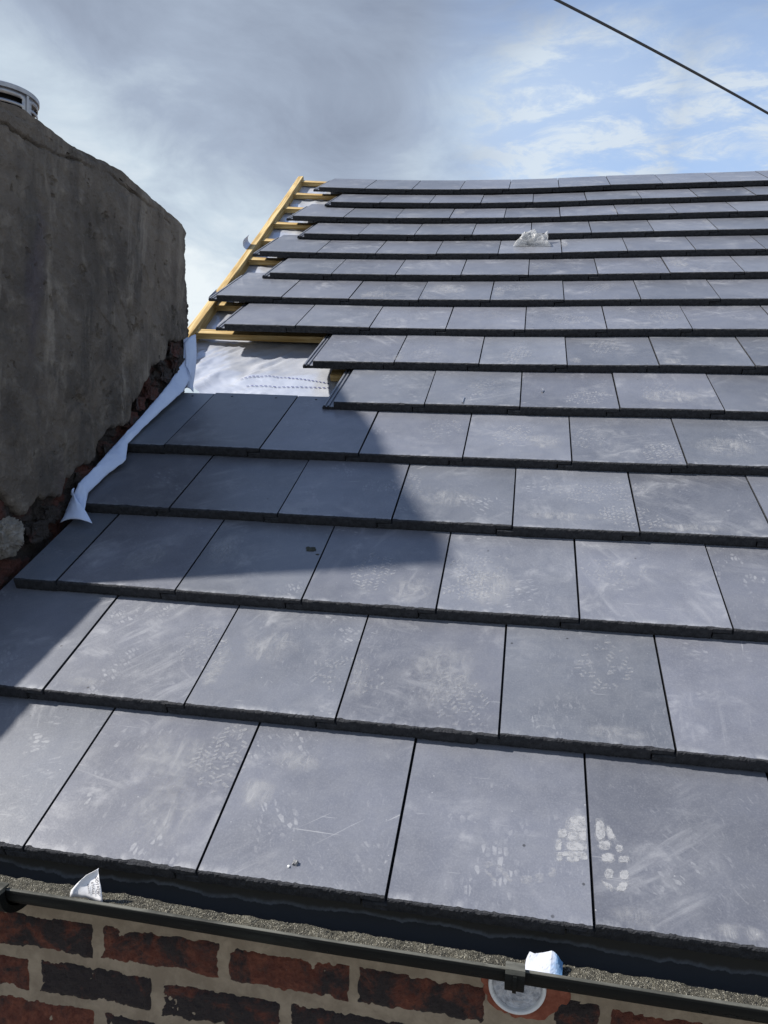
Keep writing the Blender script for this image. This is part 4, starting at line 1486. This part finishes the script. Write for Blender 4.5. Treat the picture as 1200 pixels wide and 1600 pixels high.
# white and blue wrapper
wl = [(.7925, -.0560), (.7945, -.045), (.7966, -.0331), (.8032, -.0350), (.8097, -.0358), (.8185, -.0322), (.8273, -.0273), (.8330, -.0302), (.8362, -.0341), (.8395, -.0405), (.8428, -.0467)]
base2 = Vector((.8, -.035, EZ - .05))
V, F = [], []
cols = 22
for i in range(cols + 1):
    t = i / cols
    x = .7925 + t * .0505
    up_ = [(p[0], p[1]) for p in wl[2:]]
    zt = itp(sorted(up_ + [(.7925, -.050)]), x)
    zb = -.057 + .006 * math.sin(math.pi * t) + .004 * t
    zt = zb + (zt - zb) * .70
    for j in range(11):
        s_ = j / 10
        z = zb + (zt - zb) * s_
        y = -.041 + .030 * s_ + .0022 * noise.ridged_multi_fractal(Vector((x * 70, s_ * 2.5, 3)), .8, 2, 3, 1, 2) - .004
        V.append(Vector((x + .003 * (s_ - .5), y, z + EZ)) - base2)
for i in range(cols):
    for j in range(10): F.append((i * 11 + j, (i + 1) * 11 + j, (i + 1) * 11 + j + 1, i * 11 + j + 1))
wr_ = mesh_obj('wrapper_scrap', V, F, M['wrapper'], None, None, False)
wr_.location = base2
tag(wr_, 'crumpled white and blue wrapper scrap lying in the gutter by the bracket', 'wrapper')
solidify(wr_, .0006)


def nail(k, u, s, ang, L_, label, bent=0.0):
    P, Rm = tp(k, u, s, .0022)
    bm = bmesh.new()
    rr = .0016
    segs = 8
    prev = None
    ringsN = [(0, .0034), (.0012, .0034), (.0013, rr), (L_ * .5, rr), (L_ * .92, rr), (L_, .0003)]
    for x, r_ in ringsN:
        y = bent * max(0, x / L_ - .4) ** 2 * L_
        rg = [bm.verts.new((x, y + math.cos(2 * math.pi * i / 8) * r_, math.sin(2 * math.pi * i / 8) * r_)) for i in range(8)]
        if prev:
            for i in range(8): bm.faces.new((prev[i], prev[(i + 1) % 8], rg[(i + 1) % 8], rg[i]))
        else: bm.faces.new(rg)
        prev = rg
    bmesh.ops.recalc_face_normals(bm, faces=bm.faces)
    me = bpy.data.meshes.new('loose_nail'); bm.to_mesh(me); bm.free(); me.materials.append(M['steel'])
    o_ = bpy.data.objects.new('loose_nail', me); C.objects.link(o_)
    o_.matrix_world = Matrix.Translation(P) @ (Rm @ Matrix.Rotation(ang, 3, 'Z')).to_4x4()
    tag(o_, label, 'nail', 'loose nails on the tiles')


nail(5, .561, .012, R(88), .050, 'straight bright nail lying upright near a tile front edge')
nail(5, .8038, .120, R(70), .032, 'short bent nail lying in the middle of a tile', 1.2)


def crumb(name, k, u, s, r, label, cat, mat, sq=(1, 1, .6), seed=0, group=None):
    P, Rm = tp(k, u, s, r * sq[2] * .55)
    o_ = chunk(name, (0, 0, 0), r, seed, mat, None, 3, sq, .5)
    o_.matrix_world = Matrix.Translation(P) @ Rm.to_4x4()
    tag(o_, label, cat, group)


crumb('mud_splat', 2, .263, .2015, .014, 'flat dark mud splat on a tile beside the chimney shadow edge', 'mud', M['mud'], (1.0, .75, .10), 3)
crumb('mud_splat', 2, .2843, .181, .004, 'tiny dark mud drop just below the larger mud splat', 'mud', M['mud'], (1.0, .7, .2), 4)
crumb('mortar_crumb', 0, .4434, .0353, .0045, 'dark gritty crumb on the lowest course above the gutter', 'crumb', M['crumb'], (1, .9, .8), 5, 'crumbs on the tiles')
crumb('mortar_crumb', 0, .4342, .0285, .0022, 'tiny pale crumb beside the dark gritty crumb', 'crumb', M['white_plastic'], (1, .9, .8), 6, 'crumbs on the tiles')
